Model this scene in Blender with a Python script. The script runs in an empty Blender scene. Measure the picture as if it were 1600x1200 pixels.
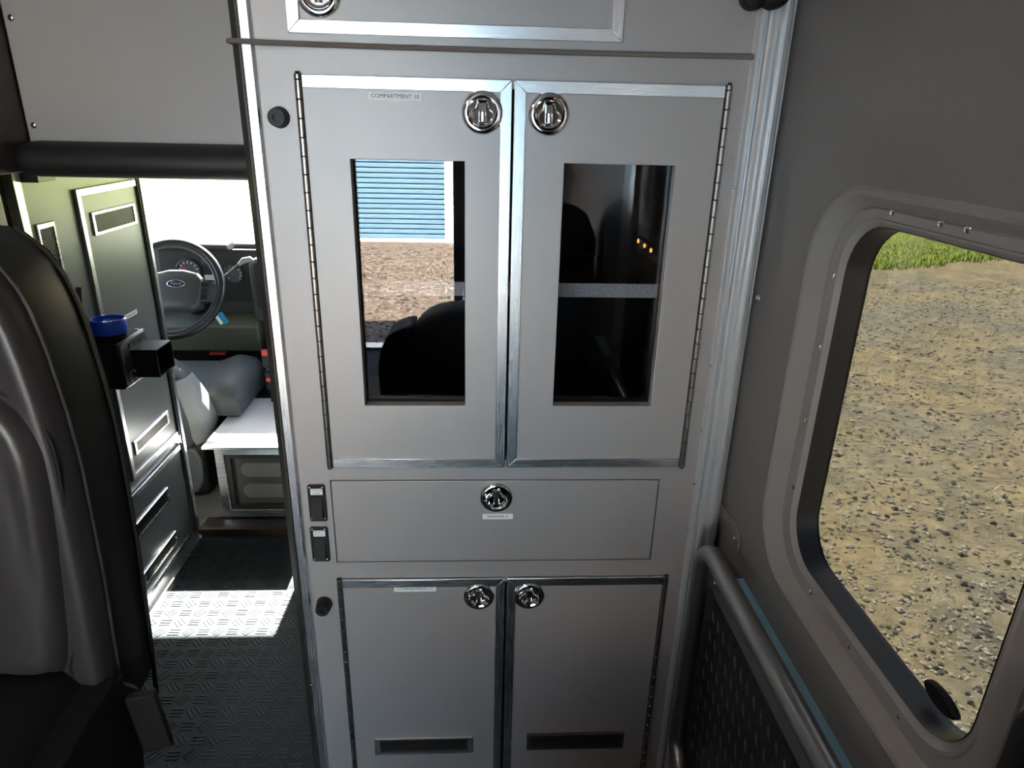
import bpy, math, random
from mathutils import Vector, Matrix
random.seed(7)
R = math.radians
C = bpy.context.scene.collection
scn = bpy.context.scene

# ------------------------------------------------------------------ camera, sky, sun, exposure
cam_d = bpy.data.cameras.new('camera'); cam = bpy.data.objects.new('camera', cam_d); C.objects.link(cam)
cam_d.sensor_width = 36.0; cam_d.lens = 1063.5 / 1600 * 36.0; cam_d.clip_start = 0.02; cam_d.clip_end = 400
PITCH, YAW, ROLL = 0.36847, 0.0549, -0.02376
fw = Vector((math.sin(YAW) * math.cos(PITCH), math.cos(YAW) * math.cos(PITCH), -math.sin(PITCH)))
rt = Vector((math.cos(YAW), -math.sin(YAW), 0)); dn = fw.cross(rt)
rx = math.cos(ROLL) * rt + math.sin(ROLL) * dn; dy = -math.sin(ROLL) * rt + math.cos(ROLL) * dn
m = Matrix.Identity(4)
m.col[0][:3] = rx; m.col[1][:3] = -dy; m.col[2][:3] = -fw; m.col[3][:3] = (0, 0, 1.45)
cam.matrix_world = m
scn.camera = cam

SUN_EL, SUN_AZ = R(42.5), R(1.5)           # sun ahead of the vehicle, a touch to the right
w = bpy.data.worlds.new('sky'); scn.world = w; w.use_nodes = True
nt = w.node_tree; nt.nodes.clear()
sky = nt.nodes.new('ShaderNodeTexSky'); sky.sky_type = 'NISHITA'; sky.sun_disc = False
sky.sun_elevation = SUN_EL; sky.sun_rotation = SUN_AZ; sky.air_density = 1.0; sky.dust_density = 1.5
bg = nt.nodes.new('ShaderNodeBackground'); bg.inputs[1].default_value = 0.19
wo = nt.nodes.new('ShaderNodeOutputWorld')
nt.links.new(sky.outputs[0], bg.inputs[0]); nt.links.new(bg.outputs[0], wo.inputs[0])
sd = bpy.data.lights.new('sun', 'SUN'); sd.energy = 14.0; sd.angle = R(0.55); sd.color = (1.0, 0.93, 0.82)
sun = bpy.data.objects.new('sun', sd); C.objects.link(sun)
tos = Vector((math.sin(SUN_AZ) * math.cos(SUN_EL), math.cos(SUN_AZ) * math.cos(SUN_EL), math.sin(SUN_EL)))
sun.rotation_euler = tos.to_track_quat('Z', 'Y').to_euler(); sun.location = tos * 30
scn.view_settings.view_transform = 'Standard'; scn.view_settings.look = 'None'
scn.view_settings.gamma = 1.0; scn.view_settings.use_curve_mapping = False
scn.view_settings.exposure = 3.08
scn.cycles.max_bounces = 10; scn.cycles.transparent_max_bounces = 12
scn.cycles.sample_clamp_indirect = 12.0
scn.cycles.use_denoising = True
FILL_W = 0.22                                   # watts of each fill lamp added in the ceiling

# ------------------------------------------------------------------ materials
MATS = {}
def mat(name, col, rough=0.5, metal=0.0, spec=0.5, coat=0.0, noise=None, bump=None, brushed=None):
    """noise=(scale, amount) colour mottling; bump=(scale, strength); brushed=(sx,sy,sz) stretched scratches."""
    mt = bpy.data.materials.new(name); mt.use_nodes = True; n = mt.node_tree; b = n.nodes['Principled BSDF']
    b.inputs['Base Color'].default_value = (*col, 1); b.inputs['Roughness'].default_value = rough
    b.inputs['Metallic'].default_value = metal; b.inputs['Specular IOR Level'].default_value = spec
    b.inputs['Coat Weight'].default_value = coat
    tc = n.nodes.new('ShaderNodeTexCoord')
    if noise:
        t = n.nodes.new('ShaderNodeTexNoise'); t.inputs['Scale'].default_value = noise[0]; t.inputs['Detail'].default_value = 5
        n.links.new(tc.outputs['Object'], t.inputs['Vector'])
        r = n.nodes.new('ShaderNodeValToRGB')
        r.color_ramp.elements[0].position = .3; r.color_ramp.elements[1].position = .7
        a = noise[1]
        r.color_ramp.elements[0].color = (*[max(0, c * (1 - a)) for c in col], 1)
        r.color_ramp.elements[1].color = (*[min(1, c * (1 + a)) for c in col], 1)
        n.links.new(t.outputs[0], r.inputs[0]); n.links.new(r.outputs[0], b.inputs['Base Color'])
    if bump:
        t = n.nodes.new('ShaderNodeTexNoise'); t.inputs['Scale'].default_value = bump[0]; t.inputs['Detail'].default_value = 4
        n.links.new(tc.outputs['Object'], t.inputs['Vector'])
        bp = n.nodes.new('ShaderNodeBump'); bp.inputs['Strength'].default_value = bump[1]; bp.inputs['Distance'].default_value = 0.002
        n.links.new(t.outputs[0], bp.inputs['Height']); n.links.new(bp.outputs[0], b.inputs['Normal'])
    if brushed:
        mp = n.nodes.new('ShaderNodeMapping'); mp.inputs['Scale'].default_value = brushed
        n.links.new(tc.outputs['Object'], mp.inputs['Vector'])
        t = n.nodes.new('ShaderNodeTexNoise'); t.inputs['Scale'].default_value = 1.0; t.inputs['Detail'].default_value = 3
        n.links.new(mp.outputs[0], t.inputs['Vector'])
        r = n.nodes.new('ShaderNodeMapRange'); r.inputs['To Min'].default_value = rough * .95; r.inputs['To Max'].default_value = rough * 1.05
        n.links.new(t.outputs[0], r.inputs['Value']); n.links.new(r.outputs[0], b.inputs['Roughness'])
    MATS[name] = mt
    return mt

def pane_mat(name, tint, ior, rough=0.0):
    mt = bpy.data.materials.new(name); mt.use_nodes = True; n = mt.node_tree; n.nodes.clear()
    tr = n.nodes.new('ShaderNodeBsdfTransparent'); tr.inputs[0].default_value = (*tint, 1)
    gl = n.nodes.new('ShaderNodeBsdfGlossy'); gl.inputs['Roughness'].default_value = rough; gl.inputs[0].default_value = (1, 1, 1, 1)
    fr = n.nodes.new('ShaderNodeFresnel')
    # the same reflectance on both faces of the thin sheet
    ge = n.nodes.new('ShaderNodeNewGeometry'); e1 = n.nodes.new('ShaderNodeMath'); e1.operation = 'MULTIPLY_ADD'; e1.inputs[1].default_value = -2; e1.inputs[2].default_value = 1
    e2 = n.nodes.new('ShaderNodeMath'); e2.operation = 'POWER'; e2.inputs[0].default_value = ior
    n.links.new(ge.outputs['Backfacing'], e1.inputs[0]); n.links.new(e1.outputs[0], e2.inputs[1]); n.links.new(e2.outputs[0], fr.inputs[0])
    mx = n.nodes.new('ShaderNodeMixShader'); o = n.nodes.new('ShaderNodeOutputMaterial')
    n.links.new(fr.outputs[0], mx.inputs[0]); n.links.new(tr.outputs[0], mx.inputs[1]); n.links.new(gl.outputs[0], mx.inputs[2])
    n.links.new(mx.outputs[0], o.inputs[0])
    return mt

M_LAM = mat('grey laminate', (.376, .352, .344), .42, .35, .5, noise=(3, .03), bump=(900, .04))
M_WALL = mat('grey wall laminate', (.20, .188, .184), .45, .1, .5, noise=(2.5, .03), bump=(900, .04))
M_HEAD = mat('grey bulkhead laminate', (.34, .332, .33), .5, .15, .5, noise=(2.5, .03))
M_SIDE = mat('grey gloss laminate', (.15, .16, .158), .33, .15, .4, noise=(3, .03))
M_ALUX = mat('brushed aluminium across', (.80, .81, .83), .27, 1, brushed=(6, 60, 900))
M_ALUZ = mat('brushed aluminium upright', (.80, .81, .83), .27, 1, brushed=(900, 60, 6))
M_ALUD = mat('dull aluminium', (.45, .45, .46), .38, 1, brushed=(500, 500, 5))
M_DARKALU = mat('dark anodised edge', (.07, .065, .06), .4, .6)
M_WHITE_EX = mat('pale satin extrusion', (.62, .63, .65), .3, .5)
mat('vent mesh', (.10, .095, .09), .4, .8)
M_CHROME = mat('chrome', (.86, .86, .87), .06, 1)
M_HINGE = mat('hinge steel', (.40, .38, .36), .28, 1)
M_BLACK = mat('black plastic', (.010, .010, .012), .45, 0, .3)
M_RUBBER = mat('black rubber', (.007, .007, .008), .6, 0, .25)
M_GAP = mat('black gap', (.006, .006, .007), .8)
M_VINYL = mat('black vinyl', (.028, .026, .029), .36, 0, .5, bump=(260, .10))
M_VINSIDE = mat('black vinyl side', (.015, .016, .014), .5, 0, .3, bump=(260, .12), noise=(14, .25))
M_PAD = mat('black header vinyl', (.018, .017, .018), .5, bump=(300, .1))
M_LABEL = mat('white label tape', (.86, .87, .86), .5)
M_LCLEAR = mat('clear label tape', (.50, .51, .50), .35)
M_INK = mat('black print', (.02, .02, .02), .6)
M_CORD = mat('taupe cord', (.17, .145, .13), .8, bump=(600, .5))
M_FLOOR = mat('dark rubber floor', (.030, .042, .049), .62, 0, .2, noise=(9, .18), bump=(500, .15))
M_FLOORB = mat('rubber tread', (.030, .042, .049), .52, 0, .3)
M_BLUE = mat('blue lid', (.008, .07, .62), .3, coat=.3)
M_DASH = mat('grey dash plastic', (.038, .041, .046), .55, bump=(500, .1))
M_DASHD = mat('dark dash plastic', (.008, .008, .008), .5)
M_WHEEL = mat('wheel grey', (.055, .058, .063), .45)
M_RIM = mat('wheel rim', (.012, .014, .016), .3)
M_CLOTH = mat('grey seat cloth', (.22, .225, .225), .9, bump=(900, .3), noise=(200, .1))
M_SEATG = mat('grey seat vinyl', (.060, .068, .071), .6, bump=(600, .1))
M_RED = mat('red plastic', (.65, .03, .02), .4)
M_GAUGE = mat('gauge face', (.05, .05, .055), .5)
M_GMARK = mat('gauge print', (.75, .75, .75), .5)
M_TAGC = mat('teal tag', (.02, .25, .45), .5)
M_BOXTOP = mat('white aluminium top', (.62, .64, .66), .4, .3)
M_BOXIN = mat('dark box panel', (.14, .13, .12), .5, .5)
M_SLOT = mat('grey slot', (.30, .29, .28), .5, .5)
M_SILL = mat('brown sill', (.05, .028, .02), .45)
M_CARPET = mat('cab carpet', (.05, .048, .045), .95, bump=(300, .8))
M_TREAD = mat('tread plate', (.10, .10, .105), .38, .9)
M_STEEL = mat('satin steel tube', (.34, .335, .33), .33, 1)
M_GASK = mat('window gasket', (.012, .013, .015), .35)
M_CEIL = mat('ceiling laminate', (.62, .61, .59), .5)
M_DOORBL = mat('blue door slat', (.20, .38, .54), .5, noise=(1.2, .06))
M_BWHITE = mat('white painted trim', (.78, .78, .76), .6)
M_SIDING = mat('pale siding', (.62, .62, .60), .7)
M_BODY = mat('body paint', (.30, .30, .30), .45)
M_GRASS = mat('grass ground', (.17, .23, .012), .95, noise=(1.2, .35))
M_BLADE = mat('grass blade', (.26, .34, .02), .8)
M_STONE = mat('stone', (.34, .31, .25), .9, noise=(30, .3))
M_STONED = mat('dark stone', (.075, .068, .055), .9)
M_LENS = bpy.data.materials.new('fill lamp lens'); M_LENS.use_nodes = True
_b = M_LENS.node_tree.nodes['Principled BSDF']; _b.inputs['Emission Color'].default_value = (1, .9, .78, 1); _b.inputs['Emission Strength'].default_value = 0.6
M_AMBER = bpy.data.materials.new('amber indicator'); M_AMBER.use_nodes = True
_b = M_AMBER.node_tree.nodes['Principled BSDF']; _b.inputs['Emission Color'].default_value = (1, .42, .12, 1); _b.inputs['Emission Strength'].default_value = 3.0
M_ACRYL = pane_mat('smoked acrylic', (.75, .75, .77), 1.50)
M_PRIV = pane_mat('privacy glass', (.225, .225, .215), 1.35)
M_CLEAR = pane_mat('clear glass', (.95, .965, .96), 1.3)

def gravel_mat():
    mt = bpy.data.materials.new('gravel'); mt.use_nodes = True; n = mt.node_tree; b = n.nodes['Principled BSDF']
    b.inputs['Roughness'].default_value = .95; b.inputs['Specular IOR Level'].default_value = .1
    tc = n.nodes.new('ShaderNodeTexCoord')
    def nz(scale, det, vec):
        t = n.nodes.new('ShaderNodeTexNoise'); t.inputs['Scale'].default_value = scale; t.inputs['Detail'].default_value = det
        t.inputs['Roughness'].default_value = .65
        n.links.new(vec, t.inputs['Vector']); return t
    big = nz(.8, 6, tc.outputs['Object']); fine = nz(9, 14, tc.outputs['Object']); mid = nz(3.2, 8, tc.outputs['Object'])
    fine.inputs['Roughness'].default_value = .86
    r1 = n.nodes.new('ShaderNodeValToRGB'); r1.color_ramp.elements[0].position = .38; r1.color_ramp.elements[1].position = .62
    r1.color_ramp.elements[0].color = (.27, .255, .20, 1); r1.color_ramp.elements[1].color = (.36, .30, .185, 1)
    n.links.new(big.outputs[0], r1.inputs[0])
    r2 = n.nodes.new('ShaderNodeValToRGB'); r2.color_ramp.elements[0].position = .36; r2.color_ramp.elements[1].position = .60
    r2.color_ramp.elements[0].color = (.46, .45, .42, 1); r2.color_ramp.elements[1].color = (1.15, 1.15, 1.15, 1)
    n.links.new(fine.outputs[0], r2.inputs[0])
    r3 = n.nodes.new('ShaderNodeValToRGB'); r3.color_ramp.elements[0].position = .35; r3.color_ramp.elements[1].position = .6
    r3.color_ramp.elements[0].color = (.75, .76, .78, 1); r3.color_ramp.elements[1].color = (1.05, 1.04, 1, 1)
    n.links.new(mid.outputs[0], r3.inputs[0])
    def mul(a, c):
        x = n.nodes.new('ShaderNodeMix'); x.data_type = 'RGBA'; x.blend_type = 'MULTIPLY'; x.inputs['Factor'].default_value = 1
        n.links.new(a, x.inputs['A']); n.links.new(c, x.inputs['B']); return x.outputs['Result']
    n.links.new(mul(mul(r1.outputs[0], r2.outputs[0]), r3.outputs[0]), b.inputs['Base Color'])
    bp = n.nodes.new('ShaderNodeBump'); bp.inputs['Strength'].default_value = .8; bp.inputs['Distance'].default_value = .012
    n.links.new(fine.outputs[0], bp.inputs['Height']); n.links.new(bp.outputs[0], b.inputs['Normal'])
    return mt
M_GRAVEL = gravel_mat()
M_ASPH = mat('worn asphalt', (.29, .215, .165), .95, 0, .1, noise=(9, .42), bump=(60, .6))
for _n in M_ASPH.node_tree.nodes:
    if _n.type == 'TEX_NOISE' and _n.inputs['Scale'].default_value == 9: _n.inputs['Roughness'].default_value = .88; _n.inputs['Detail'].default_value = 14
    if _n.type == 'VALTORGB': _n.color_ramp.elements[0].position = .40; _n.color_ramp.elements[1].position = .60

# ------------------------------------------------------------------ mesh helpers
OFF = {}
class MB:
    def __init__(s): s.v = []; s.f = []; s.m = []
    def add(s, vs, fs, mi=0):
        o = len(s.v); s.v += [tuple(p) for p in vs]
        for f in fs: s.f.append(tuple(i + o for i in f)); s.m.append(mi)
        return s
    def box(s, x0, x1, y0, y1, z0, z1, mi=0):
        vs = [(x, y, z) for z in (z0, z1) for y in (y0, y1) for x in (x0, x1)]
        return s.add(vs, [(0, 2, 3, 1), (4, 5, 7, 6), (0, 1, 5, 4), (2, 6, 7, 3), (0, 4, 6, 2), (1, 3, 7, 5)], mi)
    def obox(s, c, u, v, n, hu, hv, hn, mi=0):
        c, u, v, n = Vector(c), Vector(u), Vector(v), Vector(n)
        vs = [c + u * a * hu + v * b * hv + n * d * hn for d in (-1, 1) for b in (-1, 1) for a in (-1, 1)]
        return s.add(vs, [(0, 2, 3, 1), (4, 5, 7, 6), (0, 1, 5, 4), (2, 6, 7, 3), (0, 4, 6, 2), (1, 3, 7, 5)], mi)
    def loft(s, loops, cap=True, closed=True, mi=0, ring=False):
        n = len(loops[0]); vs = [p for l in loops for p in l]; fs = []
        k = len(loops)
        for i in range(k if ring else k - 1):
            a, b = i * n, ((i + 1) % k) * n
            for j in range(n if closed else n - 1):
                j2 = (j + 1) % n
                fs.append((a + j, a + j2, b + j2, b + j))
        if cap and not ring:
            fs.append(tuple(range(n))[::-1]); fs.append(tuple((k - 1) * n + j for j in range(n)))
        return s.add(vs, fs, mi)
    def tube(s, path, r, n=8, closed=False, mi=0, cap=True):
        P = [Vector(p) for p in path]; k = len(P); loops = []
        rs = r if isinstance(r, (list, tuple)) else [r] * k
        up = None
        for i in range(k):
            if closed: t = P[(i + 1) % k] - P[i - 1]
            else: t = P[min(i + 1, k - 1)] - P[max(i - 1, 0)]
            t.normalize()
            if up is None: up = Vector((0, 0, 1)) if abs(t.z) < .9 else Vector((1, 0, 0))
            a = t.cross(up).normalized(); b = a.cross(t).normalized(); up = b
            loops.append([P[i] + (a * math.cos(2 * math.pi * j / n) + b * math.sin(2 * math.pi * j / n)) * rs[i] for j in range(n)])
        return s.loft(loops, cap=cap, ring=closed, mi=mi)
    def lathe(s, c, axis, prof, n=24, mi=0):
        """prof: (radius, height along axis) list; ends with r==0 are closed."""
        c = Vector(c); ax = Vector(axis).normalized(); u = ax.orthogonal().normalized(); v = ax.cross(u)
        loops = [[c + ax * h + (u * math.cos(2 * math.pi * j / n) + v * math.sin(2 * math.pi * j / n)) * max(r, 1e-5) for j in range(n)] for r, h in prof]
        return s.loft(loops, cap=True, mi=mi)
    def prism(s, poly, fn, w0, w1, mi=0):
        a = [fn(u, v, w0) for u, v in poly]; b = [fn(u, v, w1) for u, v in poly]
        return s.loft([a, b], mi=mi)
    def text(s, body, size, fn, mi=1):
        cu = bpy.data.curves.new('lettering', 'FONT'); cu.body = body; cu.size = size; cu.align_x = 'CENTER'; cu.align_y = 'CENTER'; cu.resolution_u = 2
        o = bpy.data.objects.new('lettering', cu); C.objects.link(o)
        dg = bpy.context.evaluated_depsgraph_get(); me = bpy.data.meshes.new_from_object(o.evaluated_get(dg))
        s.add([fn(p.co.x, p.co.y, 0) for p in me.vertices], [tuple(p.vertices) for p in me.polygons], mi)
        bpy.data.objects.remove(o); bpy.data.curves.remove(cu); bpy.data.meshes.remove(me)
        return s
    def mesh(s, name, mats, off=(0, 0, 0), ang=35):
        me = bpy.data.meshes.new(name)
        me.from_pydata([(p[0] - off[0], p[1] - off[1], p[2] - off[2]) for p in s.v], [], s.f)
        for mm in (mats if isinstance(mats, (list, tuple)) else [mats]): me.materials.append(mm)
        me.polygons.foreach_set('material_index', s.m)
        me.validate(); me.update()
        import bmesh
        bm = bmesh.new(); bm.from_mesh(me); bmesh.ops.recalc_face_normals(bm, faces=bm.faces); bm.to_mesh(me); bm.free()
        me.shade_smooth(); me.set_sharp_from_angle(angle=R(ang))
        return me
    def build(s, name, mats, parent=None, loc=None, label=None, bevel=0, sub=0, ang=35):
        off = OFF.get(parent.name, (0, 0, 0)) if parent else (loc or (0, 0, 0))
        o = bpy.data.objects.new(name, s.mesh(name, mats, off, ang)); C.objects.link(o)
        if parent: o.parent = parent
        else: o.location = off
        OFF[o.name] = tuple(off)
        if label: o['label'] = label
        if bevel:
            md = o.modifiers.new('bevel', 'BEVEL'); md.width = bevel; md.segments = 2; md.limit_method = 'ANGLE'; md.angle_limit = R(40)
        if sub:
            md = o.modifiers.new('subdivision', 'SUBSURF'); md.levels = sub; md.render_levels = sub
        return o

def tag(o, label, cat, group=None, kind=None):
    o['label'] = label; o['category'] = cat
    if group: o['group'] = group
    if kind: o['kind'] = kind
    return o
def thing(name, label, cat, loc=(0, 0, 0), group=None):
    o = bpy.data.objects.new(name, None); C.objects.link(o); o.location = loc; o.empty_display_size = .1
    OFF[o.name] = tuple(loc)
    return tag(o, label, cat, group)
def struct(o, label=None):
    o['kind'] = 'structure'
    if label: o['label'] = label
    return o
def place(me, name, parent, p, rot=None):
    """a part sharing mesh data, put at world point p"""
    o = bpy.data.objects.new(name, me); C.objects.link(o)
    off = OFF.get(parent.name, (0, 0, 0)) if parent else (0, 0, 0)
    if parent: o.parent = parent
    o.location = (p[0] - off[0], p[1] - off[1], p[2] - off[2])
    if rot: o.rotation_euler = rot
    OFF[o.name] = tuple(off)
    return o

def rrect(u0, u1, v0, v1, r, k=6):
    pts = []
    for cu, cv, a0 in ((u1 - r, v1 - r, 0), (u0 + r, v1 - r, 90), (u0 + r, v0 + r, 180), (u1 - r, v0 + r, 270)):
        for i in range(k + 1):
            a = R(a0 + 90 * i / k); pts.append((cu + r * math.cos(a), cv + r * math.sin(a)))
    return pts
def XZ(y):          # drawing plane facing the camera: u -> x, v -> z, w -> towards -y
    return lambda u, v, wd: (u, y - wd, v)
def FX(x):          # plane facing -x (right wall): u -> y, v -> z, w towards -x
    return lambda u, v, wd: (x - wd, u, v)
def FXP(x):         # plane facing +x (left cabinet): u -> y, v -> z, w towards +x
    return lambda u, v, wd: (x + wd, u, v)

def holed(mb, x0, x1, z0, z1, holes, y0, y1, mi=0, fn=None):
    """flat panel with rectangular holes, thickness y0..y1 (fn maps (u,depth,v))"""
    xs = sorted({x0, x1, *[h[0] for h in holes], *[h[1] for h in holes]})
    zs = sorted({z0, z1, *[h[2] for h in holes], *[h[3] for h in holes]})
    idx = {}; vs = []
    def V(i, j, k):
        key = (i, j, k)
        if key not in idx:
            idx[key] = len(vs); p = (xs[i], (y0, y1)[k], zs[j]); vs.append(fn(*p) if fn else p)
        return idx[key]
    full = lambda i, j: 0 <= i < len(xs) - 1 and 0 <= j < len(zs) - 1 and not any(
        h[0] <= (xs[i] + xs[i + 1]) / 2 <= h[1] and h[2] <= (zs[j] + zs[j + 1]) / 2 <= h[3] for h in holes)
    fs = []
    for i in range(len(xs) - 1):
        for j in range(len(zs) - 1):
            if not full(i, j): continue
            fs.append((V(i, j, 0), V(i + 1, j, 0), V(i + 1, j + 1, 0), V(i, j + 1, 0)))
            fs.append((V(i, j, 1), V(i, j + 1, 1), V(i + 1, j + 1, 1), V(i + 1, j, 1)))
            if not full(i - 1, j): fs.append((V(i, j, 0), V(i, j + 1, 0), V(i, j + 1, 1), V(i, j, 1)))
            if not full(i + 1, j): fs.append((V(i + 1, j, 0), V(i + 1, j, 1), V(i + 1, j + 1, 1), V(i + 1, j + 1, 0)))
            if not full(i, j - 1): fs.append((V(i, j, 0), V(i, j, 1), V(i + 1, j, 1), V(i + 1, j, 0)))
            if not full(i, j + 1): fs.append((V(i, j + 1, 0), V(i + 1, j + 1, 0), V(i + 1, j + 1, 1), V(i, j + 1, 1)))
    mb.add(vs, fs, mi); return mb

def pan_screw(r=.005, h=.003):
    mb = MB().lathe((0, 0, 0), (0, 0, 1), [(r, 0), (r * .95, h * .45), (r * .6, h * .9), (r * .35, h), (r * .3, h * .75), (0, h * .7)], 10)
    return mb.mesh('screw', M_CHROME)
SCREW = pan_screw(); SCREW_S = pan_screw(.0028, .002); SCREW_B = pan_screw(.0065, .0035)
ROT_NY = (R(90), 0, 0); ROT_NX = (0, R(-90), 0); ROT_PX = (0, R(90), 0)

# ------------------------------------------------------------------ structure: floor, ceiling, walls
CABY = 1.1                      # front plane of the tall cabinet
XL, XR = -1.85, .475            # inside of the box, left and right
YR = -2.2                       # rear threshold
fl = MB().box(XL - .1, XR + .1, YR, 2.19, -.12, 0).build('floor', M_FLOOR)
struct(fl, 'dark rubber aisle floor with raised tread bars')
# raised tread bars in the visible aisle: threes, turned alternately
tb = MB()
px_ = .043
for i in range(-24, -6):
    for j in range(24, 52):
        cx, cy = i * px_, j * px_
        if (i + j) % 2 == 0: u, vv = Vector((1, 0, 0)), Vector((0, 1, 0))
        else:
            sgn = 1 if j % 2 else -1
            u, vv = Vector((.66, .75 * sgn, 0)), Vector((-.75 * sgn, .66, 0))
        for k in (-1, 0, 1):
            c = Vector((cx, cy, 0)) + vv * k * .0105
            if not (-1.005 < c.x < -.30 and c.y < 2.17): continue
            a, b = u * .0165, vv * .0032
            tb.add([c - a - b, c + a - b, c + a + b, c - a + b,
                    c - a * .9 - b * .4 + Vector((0, 0, .0017)), c + a * .9 - b * .4 + Vector((0, 0, .0017)),
                    c + a * .9 + b * .4 + Vector((0, 0, .0017)), c - a * .9 + b * .4 + Vector((0, 0, .0017))],
                   [(4, 5, 6, 7), (0, 1, 5, 4), (1, 2, 6, 5), (2, 3, 7, 6), (3, 0, 4, 7)])
t = tb.build('tread_bars', M_FLOORB, fl); t['kind'] = 'stuff'
ce = MB().box(XL - .1, XR + .1, YR - .05, 1.72, 1.85, 2.2).build('ceiling', M_CEIL); struct(ce, 'pale ceiling of the patient box')
struct(MB().box(XL - .1, XL, YR - .05, 1.6, 0, 1.85).build('wall_left', M_WALL), 'grey wall of the street side')
# front bulkhead above the walk-through, and its dark left return
wf = MB().box(-.962, -.325, 1.60, 1.66, 1.385, 1.85).build('wall_front', M_HEAD, bevel=.002)
struct(wf, 'flat grey overhead panel above the walk-through opening')
for p in ((-.946, 1.623), (-.947, 1.419), (-.42, 1.70)): place(SCREW_B, 'screw', wf, (p[0], 1.60, p[1]), ROT_NY)
struct(MB().box(-1.85, -.966, 1.605, 1.67, 1.3, 1.85).box(-1.85, XR, 1.62, 1.68, 1.335, 1.85).build('wall_bulkhead', M_DARKALU), 'dark return beside the overhead panel')
struct(MB().box(-.985, -.965, 1.45, 1.602, 1.325, 1.85).build('trim_5', M_DARKALU, bevel=.003), 'dark upright edge at the left of the overhead panel')
struct(MB().box(XL, -.985, 1.42, 1.50, 0, 1.85).build('wall_street', M_WALL), 'grey panel behind the black seat')
# rear wall with open doorway
rw = MB(); holed(rw, XL, XR, 0, 1.85, [(-1.30, -.155, 0, 1.68)], YR - .06, YR)
struct(rw.build('wall_rear', M_WALL), 'grey rear wall around the open rear doors')
struct(MB().box(-1.32, -.14, YR - .06, YR + .05, .0, .012).box(-1.32, -.14, YR - .30, YR - .06, -.25, -.2).build('trim_3', M_ALUX), 'bright aluminium threshold at the rear doorway')

# ---- right wall with the window hole
WX = XR
hole_o = rrect(.405, .953, .785, 1.379, .105, 8)       # outer contour of the recess
hole_f = rrect(.445, .922, .803, 1.362, .090, 8)      # inner edge of the bevel
hole_g = rrect(.484, .882, .838, 1.340, .070, 8)      # gasket edge
def outer_rect(loop, u0, u1, v0, v1):
    cu = sum(p[0] for p in loop) / len(loop); cv = sum(p[1] for p in loop) / len(loop); out = []
    for p in loop:
        du, dv = p[0] - cu, p[1] - cv; k = 1e9
        if du > 1e-9: k = min(k, (u1 - cu) / du)
        if du < -1e-9: k = min(k, (u0 - cu) / du)
        if dv > 1e-9: k = min(k, (v1 - cv) / dv)
        if dv < -1e-9: k = min(k, (v0 - cv) / dv)
        out.append((cu + du * k, cv + dv * k))
    # snap the nearest loop point to every corner
    for c in ((u0, v0), (u0, v1), (u1, v0), (u1, v1)):
        i = min(range(len(out)), key=lambda q: (out[q][0] - c[0]) ** 2 + (out[q][1] - c[1]) ** 2); out[i] = c
    return out
wr = MB()
orect = outer_rect(hole_o, .30, 1.06, .72, 1.50)
f0, f1 = FX(WX), FX(WX + .05)
wr.loft([[f0(u, v, 0) for u, v in orect], [f0(u, v, 0) for u, v in hole_o]], cap=False)
wr.loft([[f1(u, v, 0) for u, v in outer_rect(hole_g, .30, 1.06, .72, 1.50)], [f1(u, v, 0) for u, v in rrect(.487, .879, .841, 1.337, .068, 8)]], cap=False)
wr.box(WX, WX + .05, YR, .30, 0, 1.85).box(WX, WX + .05, 1.06, 1.62, .0, 1.85)
wr.box(WX, WX + .05, .30, 1.06, 1.50, 1.85).box(WX, WX + .05, .30, 1.06, .0, .72)
wro = struct(wr.build('wall_right', M_WALL), 'dark grey side wall around the tinted window')
place(SCREW_B, 'screw', wro, (WX, 1.106, 1.18), ROT_NX)
# lower thick wainscot with ledge and tread plate
lw = MB().box(.446, WX, -.2, 1.095, 0, .69).build('wall_wainscot', mat('shaded wainscot', (.10, .098, .10), .45))  # darker than the wall above: blocked light put into the colour
struct(lw, 'smooth lower wall below the window, its shade put into the dark colour')
MB().box(.443, WX, -.2, .985, .69, .70).build('ledge', mat('pale blue sky reflection', (.36, .64, .84), .3), lw, label='pale blue sky reflection painted on the ledge of the lower wall')  # sky reflection on the ledge put into its base colour
MB().box(.4425, .446, -.2, 1.085, 0.0, .628).build('tread_plate', M_TREAD, lw, label='dark diamond tread plate')
dp = MB()
for i in range(26):
    for j in range(27):
        cy = .30 + i * .029 + (.0145 if j % 2 else 0); cz = .015 + j * .0232
        if cy > 1.07: continue
        s_ = 1 if j % 2 else -1
        u = Vector((0, .50 * s_, .866)); vv = Vector((0, .866, -.5 * s_)); c = Vector((.4425, cy, cz))
        a, b, h = u * .0125, vv * .003, Vector((-.0022, 0, 0))
        dp.add([c - a, c - b, c + a, c + b, c - a * .5 + h, c + a * .5 + h], [(0, 1, 4), (1, 5, 4), (1, 2, 5), (2, 3, 5), (3, 4, 5), (3, 0, 4)])
t = dp.build('tread_bumps', M_TREAD, lw); t['kind'] = 'stuff'
place(SCREW, 'screw', lw, (.446, 1.03, .655), ROT_NX)

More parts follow.
